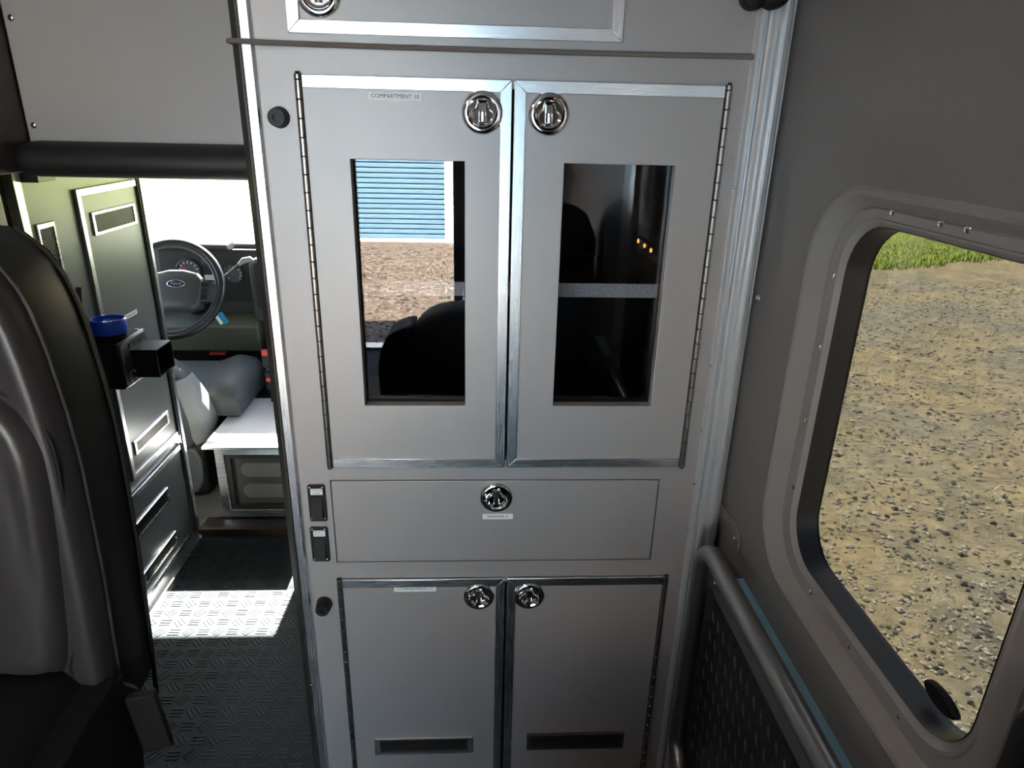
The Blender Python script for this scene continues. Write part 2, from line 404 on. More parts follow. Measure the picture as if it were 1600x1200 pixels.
# ---- window 1
def ring(mb, la, xa, lb, xb, mi=0):
    mb.loft([[(xa, u, v) for u, v in la], [(xb, u, v) for u, v in lb]], cap=False, mi=mi)
wm = thing('window_1', '', '', (WX, .68, 1.11)); del wm['category']; struct(wm, 'tinted side window in a recessed grey frame')
fr = MB()
o2 = rrect(.398, .960, .778, 1.386, .112, 8); o3 = rrect(.4035, .9545, .7835, 1.3805, .1065, 8)
ring(fr, o2, WX - .0005, o3, WX - .004); ring(fr, o3, WX - .004, rrect(.409, .949, .789, 1.375, .101, 8), WX - .002)
ring(fr, rrect(.409, .949, .789, 1.375, .101, 8), WX - .002, hole_f, WX + .016)
M_FRAME = mat('window frame grey', (.30, .292, .288), .38, .15)
fr.build('bevel_frame', M_FRAME, wm, ang=30)
fr = MB()
f_b = rrect(.472, .894, .826, 1.350, .074, 8); f_c = rrect(.476, .890, .831, 1.347, .072, 8)
ring(fr, hole_f, WX + .016, rrect(.447, .920, .806, 1.360, .089, 8), WX + .013)
ring(fr, rrect(.447, .920, .806, 1.360, .089, 8), WX + .013, f_b, WX + .013)
ring(fr, f_b, WX + .013, rrect(.473, .893, .8275, 1.349, .0735, 8), WX + .010)
ring(fr, rrect(.473, .893, .8275, 1.349, .0735, 8), WX + .010, f_c, WX + .010)
ring(fr, f_c, WX + .010, hole_g, WX + .018)
fr.build('inner_flange', M_FRAME, wm, ang=25)
gk = MB(); ring(gk, hole_g, WX + .016, rrect(.487, .879, .841, 1.337, .068, 8), WX + .050)
gk.build('gasket', M_GASK, wm, label='black rubber gasket')
lp = rrect(.482, .884, .836, 1.342, .070, 8)
gl = MB(); gl.loft([[(WX + .046, u, v) for u, v in lp], [(WX + .050, u, v) for u, v in lp]])
gl.build('glass_pane', M_PRIV, wm, label='dark tinted glass')
for p in ((.900, 1.262), (.900, 1.159), (.902, 1.045), (.903, .932), (.80, 1.359), (.71, 1.359), (.668, 1.359), (.797, .817), (.687, .817), (.575, .817)):
    place(SCREW, 'screw', wm, (WX + .0145, p[0], p[1]), ROT_NX)
kn = MB(); kn.loft([[(x, .557 + .027 * k * math.cos(R(18 * i)), .8605 + .0105 * k * math.sin(R(18 * i))) for i in range(20)] for x, k in ((.5212, 1), (.515, 1), (.513, .9))])
kn.build('vent_stop', M_RUBBER, wm, label='black oval stop near the lower corner of the glass')

# ---- corner extrusions (trim_1 left of the cabinet, trim_2 in the right corner)
def extrude_profile(prof, z0, z1): return [[(x, y, z0) for x, y in prof], [(x, y, z1) for x, y in prof]]
t1 = MB(); t1.loft(extrude_profile([(-.321, CABY - .006), (-.321, CABY + .03), (-.352, CABY + .03), (-.352, CABY + .012), (-.337, CABY - .008), (-.335, CABY - .010), (-.323, CABY - .010)], 0, 1.85))
t1o = t1.build('trim_1', M_ALUZ, ang=20); struct(t1o, 'bright aluminium corner post at the left edge of the cabinet')
MB().loft(extrude_profile([(-.3365, CABY - .0095), (-.352, CABY + .012), (-.3545, CABY + .0105), (-.340, CABY - .0105)], 0, 1.85)).build('dark_edge', M_DARKALU, t1o, label='dark rounded edge')
place(SCREW_S, 'screw', t1o, (-.335, CABY - .011, .37), ROT_NY)
prof = [(.405, 1.099), (.405, 1.094), (.4085, 1.090), (.414, 1.090), (.417, 1.094), (.4175, 1.101), (.421, 1.102), (.423, 1.096), (.426, 1.094), (.432, 1.0945), (.436, 1.098), (.438, 1.103), (.441, 1.104), (.446, 1.098), (.450, 1.0975), (.4565, 1.100), (.4615, 1.106), (.4640, 1.115), (.466, 1.119), (.469, 1.119), (.472, 1.124), (.474, 1.132), (.474, 1.16), (.405, 1.16)]
t2 = MB().loft(extrude_profile(prof, 0, 1.85)).build('trim_2', M_WHITE_EX, ang=22)
struct(t2, 'pale ribbed corner extrusion between the cabinet and the right wall')
for z in (1.36, 1.204, 1.063, .94, .83, .728, .60): place(SCREW_S, 'screw', t2, (.4045, 1.0955, z), ROT_NY)

# ------------------------------------------------------------------ tall cabinet
cab = thing('tall_cabinet', 'tall grey cabinet with two glazed doors, a drawer and two lower doors', 'cabinet', (.04, CABY, 0))
UD = (-.264, .0500, .0535, .3775, .8655, 1.5065)       # upper doors: left x0,x1 right x0,x1 z0,z1
LD = (-.2645, .0555, .0595, .3745, .055, .6225)
DR = (-.2640, .3375, .6605, .8350)
fp = MB()
holed(fp, -.321, .405, 0, 1.545, [(UD[0] + .012, UD[3] - .012, UD[4] + .012, UD[5] - .012), (DR[0] - .0018, DR[1] + .0018, DR[2] - .0018, DR[3] + .0018), (LD[0] + .012, LD[3] - .012, LD[4] + .012, LD[5] - .012)], CABY, CABY + .018)
fp.build('face_panel', M_LAM, cab)
MB().box(-.345, -.327, 1.131, 1.60, 0, 1.545).build('side_panel', M_LAM, cab)
MB().box(.405, .42, 1.165, 1.60, 0, 1.545).build('side_panel', M_LAM, cab)
MB().box(-.327, .42, 1.59, 1.605, 0, 1.545).build('back_panel', M_GAP, cab)
MB().box(-.327, .405, 1.119, 1.59, .845, .855).box(-.327, .405, 1.119, 1.59, .64, .65).box(-.327, .405, 1.119, 1.59, 1.52, 1.54).box(-.327, -.32, 1.119, 1.59, .855, 1.52).box(.40, .405, 1.119, 1.59, .855, 1.52).build('inner_lining', M_DARKALU, cab)
sh = MB().box(-.32, .40, 1.255, 1.585, 1.148, 1.160).build('shelf', M_DARKALU, cab)
MB().box(-.32, .40, 1.250, 1.256, 1.143, 1.169).build('shelf_lip', mat('speckled lip', (.85, .82, .76), .7, noise=(260, .35)), sh, label='pale speckled front lip')

def trims(door, x0, x1, z0, z1, y, latch_side, sides, wd=.0175):
    """mitred aluminium strips round a door: sides is a set of T,B,L,R"""
    def strip(pts, mt):
        # bevelled section: outer edge low, inner edge proud
        mb = MB(); loopf = [(u, y - .0035, v) for u, v in pts]; loopb = [(u, y + .004, v) for u, v in pts]
        mb.loft([loopb, loopf]); mb.build('trim_strip', mt, door, bevel=.0008)
    li = wd if 'L' in sides else 0; ri = wd if 'R' in sides else 0
    lo = 0 if 'L' in sides else .008; ro = 0 if 'R' in sides else .008
    if 'T' in sides: strip([(x0 + lo, z1), (x0 + max(li, lo), z1 - wd), (x1 - max(ri, ro), z1 - wd), (x1 - ro, z1)], M_ALUX)
    if 'B' in sides: strip([(x0 + lo, z0), (x1 - ro, z0), (x1 - max(ri, ro), z0 + wd), (x0 + max(li, lo), z0 + wd)], M_ALUX)
    tt = wd if 'T' in sides else 0; bb = wd if 'B' in sides else 0
    if 'L' in sides: strip([(x0, z0), (x0 + wd, z0 + bb), (x0 + wd, z1 - tt), (x0, z1)], M_ALUZ)
    if 'R' in sides: strip([(x1, z0), (x1, z1), (x1 - wd, z1 - tt), (x1 - wd, z0 + bb)], M_ALUZ)

def hinge(door, x, y, z0, z1, pitch=.0265, mt=None):
    mb = MB(); z = z0; k = 0
    while z < z1 - 1e-4:
        e = min(z + pitch, z1)
        mb.lathe((x, y, z + .0008), (0, 0, 1), [(.0036, 0), (.0042, .0005), (.0042, e - z - .0018), (.0036, e - z - .0013)], 10, mi=0)
        z = e; k += 1
    mb.lathe((x, y, z0 - .001), (0, 0, 1), [(.0030, 0), (.0030, z1 - z0 + .004)], 8, mi=1)
    mb.box(x - .0055, x + .0055, y + .002, y + .0045, z0, z1, mi=1)
    return mb.build('piano_hinge', [mt or M_HINGE, M_GAP], door, label='black and steel piano hinge')

def latch(parent, x, y, z, r=.0315):
    """round chrome paddle latch facing -y"""
    mb = MB(); k = r / .0315
    mb.lathe((x, y, z), (0, -1, 0), [(.0315 * k, 0), (.0312 * k, .0020), (.0290 * k, .0052), (.0258 * k, .0068), (.0232 * k, .0066), (.0220 * k, .0035), (.0205 * k, .0002), (.010 * k, .0001), (0, .0003)], 36)
    # bell-shaped paddle rim: narrow neck on top, wide finger pocket below
    pts = [(-.0062, .0175), (.0062, .0175), (.0072, .0135), (.0082, .0085), (.0125, .0045), (.0170, .0010), (.0178, -.0040), (.0160, -.0095), (.0120, -.0142), (.0060, -.0172), (0, -.0182),
           (-.0060, -.0172), (-.0120, -.0142), (-.0160, -.0095), (-.0178, -.0040), (-.0170, .0010), (-.0125, .0045), (-.0082, .0085), (-.0072, .0135)]
    loops = []
    for sc, h in ((1.14, .0010), (1.11, .0066), (1.02, .0082), (.92, .0072), (.87, .0030), (.80, .0008)):
        loops.append([(x + u * sc * k, y - h, z + (v * sc - .0008) * k) for u, v in pts])
    mb.loft(loops, cap=True)
    # neck plate and the upright finger barrel
    mb.obox((x, y - .0050, z + .0070 * k), (1, 0, 0), (0, .35, .94), (0, -.94, .35), .0050 * k, .0062 * k, .0012)
    mb.lathe((x, y - .0010, z - .0130 * k), (0, 0, 1), [(.0048 * k, 0), (.0055 * k, .0006), (.0055 * k, .0150 * k), (.0048 * k, .0156 * k)], 14)
    return mb.build('latch', M_CHROME, parent, label='round chrome paddle latch', ang=40)

def plate_label(parent, x, z, wd, ht, y, lines, size, mt=None, name='label_plate'):
    mb = MB(); mb.prism(rrect(x - wd / 2, x + wd / 2, z - ht / 2, z + ht / 2, min(ht * .08, .001), 2), XZ(y), 0, .0005, 0)
    n = len(lines)
    for i, s in enumerate(lines):
        zz = z + (n - 1) / 2 * size * 1.05 - i * size * 1.05
        mb.text(s, size, lambda u, v, wv: (x + u, y - .0007, zz + v), 1)
    return mb.build(name, [mt or M_LABEL, M_INK], parent, label='white label reading ' + ' '.join(lines))

def vent(parent, c0, c1, d0, d1, fn, mt_frame, mesh_n=(24, 5), style='mesh', label=None):
    """framed louvre: u c0..c1, v d0..d1, drawn by fn(u,v,w)"""
    mb = MB(); b = min(.0075, (d1 - d0) * .2); e = b * 1.6 if (c1 - c0) > (d1 - d0) else b
    e2 = b if (c1 - c0) > (d1 - d0) else b * 1.6
    O = [(c0, d0), (c1, d0), (c1, d1), (c0, d1)]
    A = [(c0 + .0015, d0 + .0015), (c1 - .0015, d0 + .0015), (c1 - .0015, d1 - .0015), (c0 + .0015, d1 - .0015)]
    I = [(c0 + e, d0 + e2), (c1 - e, d0 + e2), (c1 - e, d1 - e2), (c0 + e, d1 - e2)]
    lay = [(O, 0), (O, .003), (A, .0048), (I, .0042), (I, .0008)]
    mb.loft([[fn(u, v, wv) for u, v in L] for L, wv in lay], cap=False)
    mb.add([fn(u, v, .0006) for u, v in I], [(0, 1, 2, 3)], 1)
    iu0, iu1, iv0, iv1 = I[0][0], I[1][0], I[0][1], I[2][1]
    def bar(u0, v0, u1, v1, hw, w0, w1):
        L = math.hypot(u1 - u0, v1 - v0); nx, ny = -(v1 - v0) / L * hw, (u1 - u0) / L * hw
        q = [(u0 + nx, v0 + ny), (u1 + nx, v1 + ny), (u1 - nx, v1 - ny), (u0 - nx, v0 - ny)]
        mb.add([fn(a, c, w0) for a, c in q] + [fn(a, c, w1) for a, c in q], [(4, 5, 6, 7), (0, 1, 5, 4), (2, 3, 7, 6)], 2)
    nu, nv = mesh_n; H = iv1 - iv0; W = iu1 - iu0
    if style == 'mesh':
        for sgn in (1, -1):
            for i in range(-nv, nu):
                ua = iu0 + i * W / nu; ub = ua + H * (W / nu) / (H / nv)
                p0, p1 = [ua, iv0], [ub, iv1]
                if p0[0] < iu0: tt = (iu0 - p0[0]) / (p1[0] - p0[0]); p0 = [iu0, iv0 + H * tt]
                if p1[0] > iu1: tt = (iu1 - p0[0]) / (p1[0] - p0[0]); p1 = [iu1, p0[1] + (p1[1] - p0[1]) * tt]
                if p1[0] - p0[0] < 1e-4: continue
                if sgn < 0: p0[1], p1[1] = iv0 + iv1 - p0[1], iv0 + iv1 - p1[1]
                bar(p0[0], p0[1], p1[0], p1[1], .0006, .0010, .0020)
    else:
        for i in range(nu):
            uu = iu0 + (i + .5) * W / nu
            bar(uu, iv0, uu, iv1, W / nu * .22, .0008, .0032)
    for uu in (c0 + e * .5, c1 - e * .5):
        if (c1 - c0) > (d1 - d0): cpt = fn(uu, (d0 + d1) / 2, .0045); nrm = Vector(fn(uu, d0, 1)) - Vector(fn(uu, d0, 0)); mb.lathe(cpt, nrm, [(.0022, 0), (.0018, .0012), (0, .0015)], 8, 0)
    return mb.build('vent', [mt_frame, M_GAP, MATS['vent mesh']], parent, label=label)

YD = CABY - .004      # door front plane
def glazed_door(x0, x1, hx0, hx1, hinge_left, lx, label):
    z0, z1 = UD[4], UD[5]
    mb = MB(); holed(mb, x0 + .004, x1 - .004 + .0, z0, z1, [(hx0, hx1, .985, 1.391)], YD, YD + .020)
    d = mb.build('glazed_door', M_LAM, cab, label=label, bevel=.0008)
    trims(d, x0, x1, z0, z1, YD, None, {'T', 'B', 'R' if hinge_left else 'L'})
    hinge(d, x0 + .002 if hinge_left else x1 - .002, YD - .0022, z0 - .002, z1 + .001)
    g = MB(); holed(g, hx0 - .006, hx1 + .006, .979, 1.397, [(hx0 + .0012, hx1 - .0012, .9862, 1.3898)], YD + .0202, YD + .030); g.build('gasket', M_RUBBER, d)
    MB().box(hx0 - .005, hx1 + .005, YD + .0225, YD + .0265, .980, 1.396).build('glass_pane', M_ACRYL, d, label='smoked glass pane')
    latch(d, lx, YD, 1.4610)
    return d
dl = glazed_door(UD[0], UD[1], -.1935, -.0205, True, .0065, 'left upper door with a tall glass pane')
plate_label(dl, -.1225, 1.4802, .079, .0115, YD, ['COMPARTMENT 10'], .0082, M_LABEL)
glazed_door(UD[2], UD[3], .1330, .3070, False, .1060, 'right upper door with a tall glass pane')

dwr = MB().box(DR[0], DR[1], CABY - .001, CABY + .017, DR[2], DR[3]).build('drawer_front', M_LAM, cab, bevel=.0015, label='wide flat drawer front')
MB().box(DR[0] + .02, DR[1] - .02, CABY + .018, 1.55, DR[2] + .01, DR[3] - .02).build('drawer_box', M_GAP, dwr)
latch(dwr, .0365, CABY - .001, .800)
plate_label(dwr, .0395, .7590, .057, .0115, CABY - .001, ['DRAWER 2'], .0078)
for xx0, xx1, hl, lx, lab in ((LD[0], LD[1], True, .0050, 'left lower door'), (LD[2], LD[3], False, .1035, 'right lower door')):
    d = MB().box(xx0 + .004, xx1 - .004, YD, YD + .018, LD[4], LD[5]).build('solid_door', M_LAM, cab, label=lab + ' with a louvred vent near its foot', bevel=.0008)
    trims(d, xx0, xx1, LD[4], LD[5], YD, None, {'T', 'B', 'R' if hl else 'L'})
    hinge(d, xx0 + .002 if hl else xx1 - .002, YD - .0022, LD[4], LD[5] + .001)
    latch(d, lx, YD, .5805)
    if hl:
        plate_label(d, -.1185, .5990, .081, .0125, YD, ['COMPARTMENT 11'], .0080, M_LABEL)
        vent(d, -.2165, -.0065, .168, .215, XZ(YD), M_ALUD, (30, 5), label='dark metal louvred vent')
    else:
        vent(d, .1105, .3215, .172, .217, XZ(YD), M_DARKALU, (30, 5), label='blackened louvred vent')

# rocker switch plates on the stile
def switch_plate(x, z, wd, ht, lines):
    p = MB().prism(rrect(x - wd / 2, x + wd / 2, z - ht / 2, z + ht / 2, .0045, 4), XZ(CABY), 0, .0035).build('switch_plate', M_BLACK, cab, bevel=.001, label='black rocker switch plate reading ' + ' '.join(lines))
    plate_label(p, x + .0005, z + .0245, .0215, .0125, CABY - .0035, lines, .0056, M_LABEL, 'switch_label')
    rk = MB(); f = XZ(CABY - .0035)
    zt, zm, zb = z + .0140, z + .0010, z - .0295
    rk.loft([[f(x - .0095 + a, v, h) for v, h in ((zt, 0), (zt, .0015), (zm, .0040), (zb, .0095), (zb, 0))] for a in (0, .019)])
    for i in range(4):
        xx = x - .0066 + i * .0044
        rk.lathe((xx, CABY - .0035 - .0028, zt - .006), (0, -1, 0), [(.0011, 0), (.0011, .0006), (0, .0006)], 8, 1)
        rk.lathe((xx, CABY - .0035 - .0040, zt - .0105), (0, -1, 0), [(.0011, 0), (.0011, .0006), (0, .0006)], 8, 1)
    rk.build('rocker', [mat('rocker grey ' + lines[0].lower(), (.020, .019, .019), .6, 0, .2), M_GAP], p, label='rocker with a row of dots')
    for sx in (-1, 1):
        for sz in (-1, 1): place(SCREW_S, 'screw', p, (x + sx * .0115, CABY - .0034, z + sz * .0325), ROT_NY)
switch_plate(-.2910, .7902, .0320, .0765, ['CENTER', 'LIGHT'])
switch_plate(-.2930, .7015, .0330, .0760, ['RIGHT', 'FLOOD'])
# rubber door bumpers
for x, z, ln in ((-.2945, 1.4475, .020), (-.2955, .5650, .024)):
    MB().lathe((x, CABY, z), (0, -1, 0), [(.0155, 0), (.0150, .003), (.0135, ln * .8), (.0125, ln), (.0050, ln), (.0045, ln - .004), (0, ln - .004)], 22).build('rubber_bumper', M_BLACK, cab, label='black rubber door bumper')

# ------------------------------------------------------------------ overhead cabinet with its door
oc = thing('overhead_cabinet', 'grey overhead cabinet at the top with an aluminium edged lift door', 'cabinet', (.04, CABY, 1.547))
MB().box(-.321, .405, CABY, 1.59, 1.548, 1.849).build('carcass', M_LAM, oc)
od = MB().box(-.266, .206, YD, CABY, 1.562, 1.846).build('lift_door', M_LAM, oc, bevel=.0008)
trims(od, -.270, .209, 1.560, 1.848, YD, None, {'L', 'R', 'B'})
latch(od, -.2240, YD, 1.6110)
# elastic cord stretched between the two cabinets
cp = [(-.3545, 1.115, 1.5475), (-.3555, 1.098, 1.5475), (-.350, 1.0885, 1.5472), (-.33, 1.0855, 1.5468)] + [(-.30 + i * .0705, 1.0945 - .004 * (1 if i == 0 else 0), 1.5463 - .0012 * math.sin(i / 10 * math.pi)) for i in range(11)]
co = MB().tube(cp, .0038, 8).lathe((.404, 1.0945, 1.5463), (1, 0, 0), [(.0042, -.004), (.0042, .002), (0, .002)], 8).build('stretch_cord', M_CORD, loc=(0, 1.09, 1.547))
tag(co, 'thin taupe cord stretched across the cabinet above the glazed doors', 'cord')
# black knob in the top right corner
kb = MB().lathe((.392, 1.09, 1.625), (0, -1, 0), [(.019, -.008), (.020, .006), (.019, .016), (.013, .020), (0, .021)], 20)
kb.lathe((.418, 1.075, 1.628), (0, -1, 0), [(.018, -.03), (.021, -.02), (.022, -.002), (.020, .010), (.012, .016), (0, .017)], 20)
tag(kb.build('rubber_knob', M_RUBBER, loc=(.40, 1.09, 1.62)), 'black double rubber knob at the top of the right corner extrusion', 'knob')

# ------------------------------------------------------------------ header pad over the walk-through
hp = MB(); loops = []
sec = [(1.60, 1.318), (1.575, 1.316), (1.552, 1.322), (1.540, 1.336), (1.538, 1.354), (1.545, 1.372), (1.560, 1.384), (1.60, 1.389)]
cyv, czv = 1.575, 1.352
for x, k in ((-.972, .55), (-.968, .8), (-.958, .95), (-.940, 1), (-.36, 1), (-.345, 1)):
    loops.append([(x, cyv + (y - cyv) * k, czv + (z - czv) * k) for y, z in sec])
hp.loft(loops)
tag(hp.build('header_pad', M_PAD, loc=(-.65, 1.57, 1.35), ang=60), 'black vinyl header pad below the overhead panel over the walk-through', 'pad')

# ------------------------------------------------------------------ street-side cabinet beyond the opening
SX = -1.0
sc_ = thing('vented_cabinet', 'gloss grey side cabinet with vented doors facing the aisle', 'cabinet', (SX, 1.85, 0))
MB().box(-1.84, SX, 1.575, 2.150, 0, 1.60).build('carcass', M_SIDE, sc_, bevel=.002)
MB().box(SX - .02, SX + .003, 1.568, 1.592, 0, 1.335).build('edge_strip', M_ALUZ, sc_, label='bright aluminium edge nearest the black seat')
MB().box(SX - .02, SX + .003, 2.138, 2.153, 0, 1.60).build('edge_strip', M_ALUZ, sc_, label='bright aluminium edge beside the driver')
MB().box(SX, SX + .012, 1.60, 2.15, .0, .030).build('kick_strip', M_ALUX, sc_)
FS = FXP(SX)
def side_door(y0, y1, z0, z1, lab):
    d = MB().box(SX, SX + .005, y0, y1, z0, z1).build('vented_door', M_SIDE, sc_, label=lab, bevel=.001)
    wd = .017; x = SX + .005
    def strip(pts, mt):
        mb = MB(); mb.loft([[(x - .002, u, v) for u, v in pts], [(x + .004, u, v) for u, v in pts]]); mb.build('trim_strip', mt, d, bevel=.0008)
    strip([(y0, z1), (y0 + wd, z1 - wd), (y1 - .01, z1 - wd), (y1 - .01, z1)], M_ALUX)
    strip([(y0, z0), (y1 - .01, z0), (y1 - .01, z0 + wd), (y0 + wd, z0 + wd)], M_ALUX)
    strip([(y0, z0), (y0 + wd, z0 + wd), (y0 + wd, z1 - wd), (y0, z1)], M_ALUZ)
    hinge(d, SX + .008, y1 - .004, z0, z1, mt=M_DARKALU)
    return d
d1 = side_door(1.787, 2.108, .450, 1.268, 'tall upper vented door')
vent(d1, 1.836, 2.072, 1.147, 1.207, FXP(SX + .005), M_ALUX, (22, 5), 'mesh', 'framed vent near the top of the door')
vent(d1, 1.825, 2.055, .516, .560, FXP(SX + .005), M_ALUX, (24, 1), 'slat', 'framed slatted vent near the bottom of the door')
lb = MB(); fL = FXP(SX + .005)
lb.loft([[fL(u, v, wv) for u, v in ((1.862, .9005), (1.983, .9005), (1.983, .914), (1.862, .914))] for wv in (0, .0005)])
for i in range(22): lb.add([fL(1.870 + i * .005 + a, .9045 + b, .0008) for a, b in ((0, 0), (.0034, 0), (.0034, .0052), (0, .0052))], [(0, 1, 2, 3)], 1)
lb.build('label_strip', [M_LABEL, mat('faded print', (.35, .36, .36), .6)], d1, label='thin white label strip with tiny print')
d2 = side_door(1.700, 2.108, .075, .417, 'lower vented door with two vents')
vent(d2, 1.735, 1.968, .277, .330, FXP(SX + .005), M_ALUX, (24, 1), 'slat', 'upper slatted vent of the lower door')
vent(d2, 1.735, 1.968, .118, .166, FXP(SX + .005), M_ALUX, (24, 1), 'slat', 'lower slatted vent of the lower door')
vent(sc_, 1.612, 1.682, 1.00, 1.208, FXP(SX), M_ALUX, (4, 26), 'mesh', 'upright framed vent beside the black seat')

# ------------------------------------------------------------------ black attendant seat
def interp(tab, z):
    for (a, va), (b, vb) in zip(tab, tab[1:]):
        if a <= z <= b:
            t_ = (z - a) / (b - a); return va + (vb - va) * t_
    return tab[0][1] if z < tab[0][0] else tab[-1][1]
seat = thing('attendant_seat', 'black vinyl high-back attendant seat in the left foreground', 'seat', (-.92, 1.0, 0))
RX = [(.30, -.665), (.45, -.655), (.55, -.650), (.70, -.643), (.92, -.640), (1.01, -.645), (1.12, -.657), (1.17, -.667), (1.22, -.683), (1.255, -.710), (1.285, -.752), (1.30, -.80), (1.306, -.86)]
SCX = -.95
def backsec(z, grow=0.0, front=.93, back=1.125):
    hw = interp(RX, z) - SCX + grow
    lean = (z - .5) * .02
    prof = []
    # half profile from front middle to back middle; bolster swells forward at the side
    half = [(0, .958), (.55, .958), (.80, .957), (.90, .952), (.955, .950), (.985, .957), (1.0, .975), (1.0, 1.05), (.985, 1.105), (.94, 1.125), (.80, 1.137), (0, 1.145)]
    pr = [(SCX + hw * a, y + lean) for a, y in half]; pl = [(SCX - hw * a, y + lean) for a, y in half[::-1][1:-1]]
    return [(x, y, z) for x, y in pr + pl]
zs = [.40, .50, .60, .72, .84, .95, 1.04, 1.10, 1.15, 1.19, 1.225, 1.255, 1.278, 1.294, 1.303]
loops = [backsec(z) for z in zs]
def shrink(loop, k, z):
    cx = sum(p[0] for p in loop) / len(loop); cyy = sum(p[1] for p in loop) / len(loop)
    return [(cx + (p[0] - cx) * k, cyy + (p[1] - cyy) * k, z) for p in loop]
loops[-3] = shrink(loops[-3], .98, zs[-3]); loops[-2] = shrink(loops[-2], .93, zs[-2]); loops[-1] = shrink(loops[-1], .82, zs[-1]); loops.append(shrink(loops[-1], .5, 1.308))
bk = MB(); bk.loft(loops); bk.build('backrest', M_VINYL, seat, ang=75)
# hard side panel (outer flank) and rear shell edge
sp = MB(); lp2 = []
for z in zs[:-2]:
    x = interp(RX, z); ln = (z - .5) * .02
    lp2.append([(x - .03, 1.0 + ln, z), (x + .002, 1.003 + ln, z), (x + .005, 1.02 + ln, z), (x + .005, 1.09 + ln, z), (x + .001, 1.115 + ln, z), (x - .03, 1.12 + ln, z)])
sp.loft(lp2); sp.build('side_panel', M_VINSIDE, seat, ang=60)
# piping seams
def seam(y, dx, z0, z1, n=26):
    out = []
    for i in range(n):
        z = z0 + (z1 - z0) * i / (n - 1); out.append((interp(RX, z) + dx, y + (z - .5) * .02, z))
    return out
MB().tube(seam(1.0, .003, .45, 1.27), .0030, 6).build('piping', M_VINYL, seat)
MB().tube(seam(1.117, .004, .33, 1.275), .0045, 6).build('piping', M_VINSIDE, seat)
# stitched front insert with vertical channels and rounded shoulders
gi = MB(); NU, NV = 44, 34; grid = []
PADX = [(.545, -.712), (.56, -.704), (.62, -.690), (.80, -.668), (.90, -.658), (.96, -.657), (1.0, -.666), (1.03, -.683), (1.055, -.712), (1.072, -.755), (1.082, -.83)]
for b in range(NV + 1):
    row = []; t_ = b / NV; z = .545 + .537 * (1 - (1 - t_) ** 1.35)
    hwp = interp(PADX, z) - SCX
    for a in range(NU + 1):
        s_ = a / NU * 2 - 1
        sx_ = math.copysign(1 - (1 - abs(s_)) ** 1.5, s_)
        x = SCX + sx_ * hwp
        ch = abs(math.sin(x * math.pi / .088)) ** .45
        ed = min(1, (1 - abs(sx_)) * hwp / .030, (1.083 - z) / .030, (z - .544) / .020)
        rnd = math.sqrt(max(0, 1 - (1 - max(0, ed)) ** 2))
        row.append((x, .962 - .032 * rnd - .007 * ch * ed + (z - .5) * .02, z))
    grid.append(row)
gi.loft(grid, cap=False, closed=False)
gi.build('back_insert', M_VINYL, seat, ang=80)
# cushion, side skirt and pedestal
cu_ = MB(); cs = []
for y, zt, hw in ((.42, .48, .235), (.45, .515, .255), (.55, .53, .265), (.75, .535, .265), (.88, .545, .26), (.955, .545, .26)):
    cs.append([(SCX - hw, y, .36), (SCX - hw, y, zt - .03), (SCX - hw + .03, y, zt), (SCX, y, zt - .012), (SCX + hw - .03, y, zt), (SCX + hw, y, zt - .03), (SCX + hw, y, .36)])
cu_.loft(cs); cu_.build('seat_cushion', M_RUBBER, seat, ang=60)  # deep shade on the cushion put into its near-black colour
MB().loft([[(x, y, z) for y, z in ((.45, .0), (.45, .47), (.90, .515), (.97, .515), (1.035, .43), (1.0, .27), (.93, 0))] for x in (SCX - .31, -.640)]).build('seat_base', M_RUBBER, seat, bevel=.008)
st = MB(); st.obox((-.612, .995, .385), (.94, .30, -.06), (-.10, 0, 1), (.3, -.94, 0), (.026), .066, .010)
st.obox((-.660, .985, .44), (1, .1, 0), (0, 0, 1), (0, -1, 0), .02, .06, .008)
st.build('side_flap', M_RUBBER, seat, label='stiff black flap at the foot of the backrest', bevel=.004)
MB().tube([(interp(PADX, z) + .011, .957 + (z - .5) * .02, z + .006) for z in (.50, .545, .58, .64, .70, .76, .82, .88, .93, .965, .99, 1.01, 1.03, 1.045, 1.06, 1.072)], .0035, 6).build('piping', M_RUBBER, seat)

# ------------------------------------------------------------------ black bracket holder with blue-lidded jar on the side cabinet
bh = thing('bracket_holder', 'black open-ended bracket box mounted on the side cabinet behind the seat', 'holder', (-.93, 1.80, .86))
MB().box(-.990, -.912, 1.690, 1.838, .775, .900).build('housing', M_BLACK, bh, bevel=.004)
fpn = MB().loft([[(-.912 + wv, u, v) for u, v in rrect(1.694, 1.834, .779, .896, .012, 4)] for wv in (0, .004)]).build('face_plate', mat('plate grey', (.10, .10, .105), .35, .3), bh, bevel=.001)
MB().loft([[(-.908 + wv, u, v) for u, v in rrect(1.735, 1.800, .872, .886, .005, 3)] for wv in (0, .003)]).build('slot_bar', M_BLACK, fpn)
MB().tube([(-.904, 1.725 + .016 * math.cos(a * .5), .802 + .016 * math.sin(a * .5)) for a in range(13)], .002, 6, closed=True).build('wire_loop', M_STEEL, fpn)
slv = MB(); y0, y1, z0, z1 = 1.738, 1.832, .793, .868; xa, xb = -.909, -.842; t_ = .0035
for q in ((y0, y1, z1 - t_, z1), (y0, y1, z0, z0 + t_), (y0, y0 + t_, z0, z1), (y1 - t_, y1, z0, z1)): slv.box(xa, xb, *q)
slv.build('square_sleeve', M_BLACK, bh, label='open square sleeve')
place(SCREW_B, 'screw', bh, (-.925, 1.822, .8985), (0, 0, 0))
jr = thing('blue_jar', 'small jar with a bright blue lid standing on the black bracket box', 'jar', (-.952, 1.745, .9005))
MB().lathe((-.952, 1.745, .9005), (0, 0, 1), [(.037, 0), (.039, .004), (.039, .016), (0, .016)], 28).build('jar_body', M_BLACK, jr)
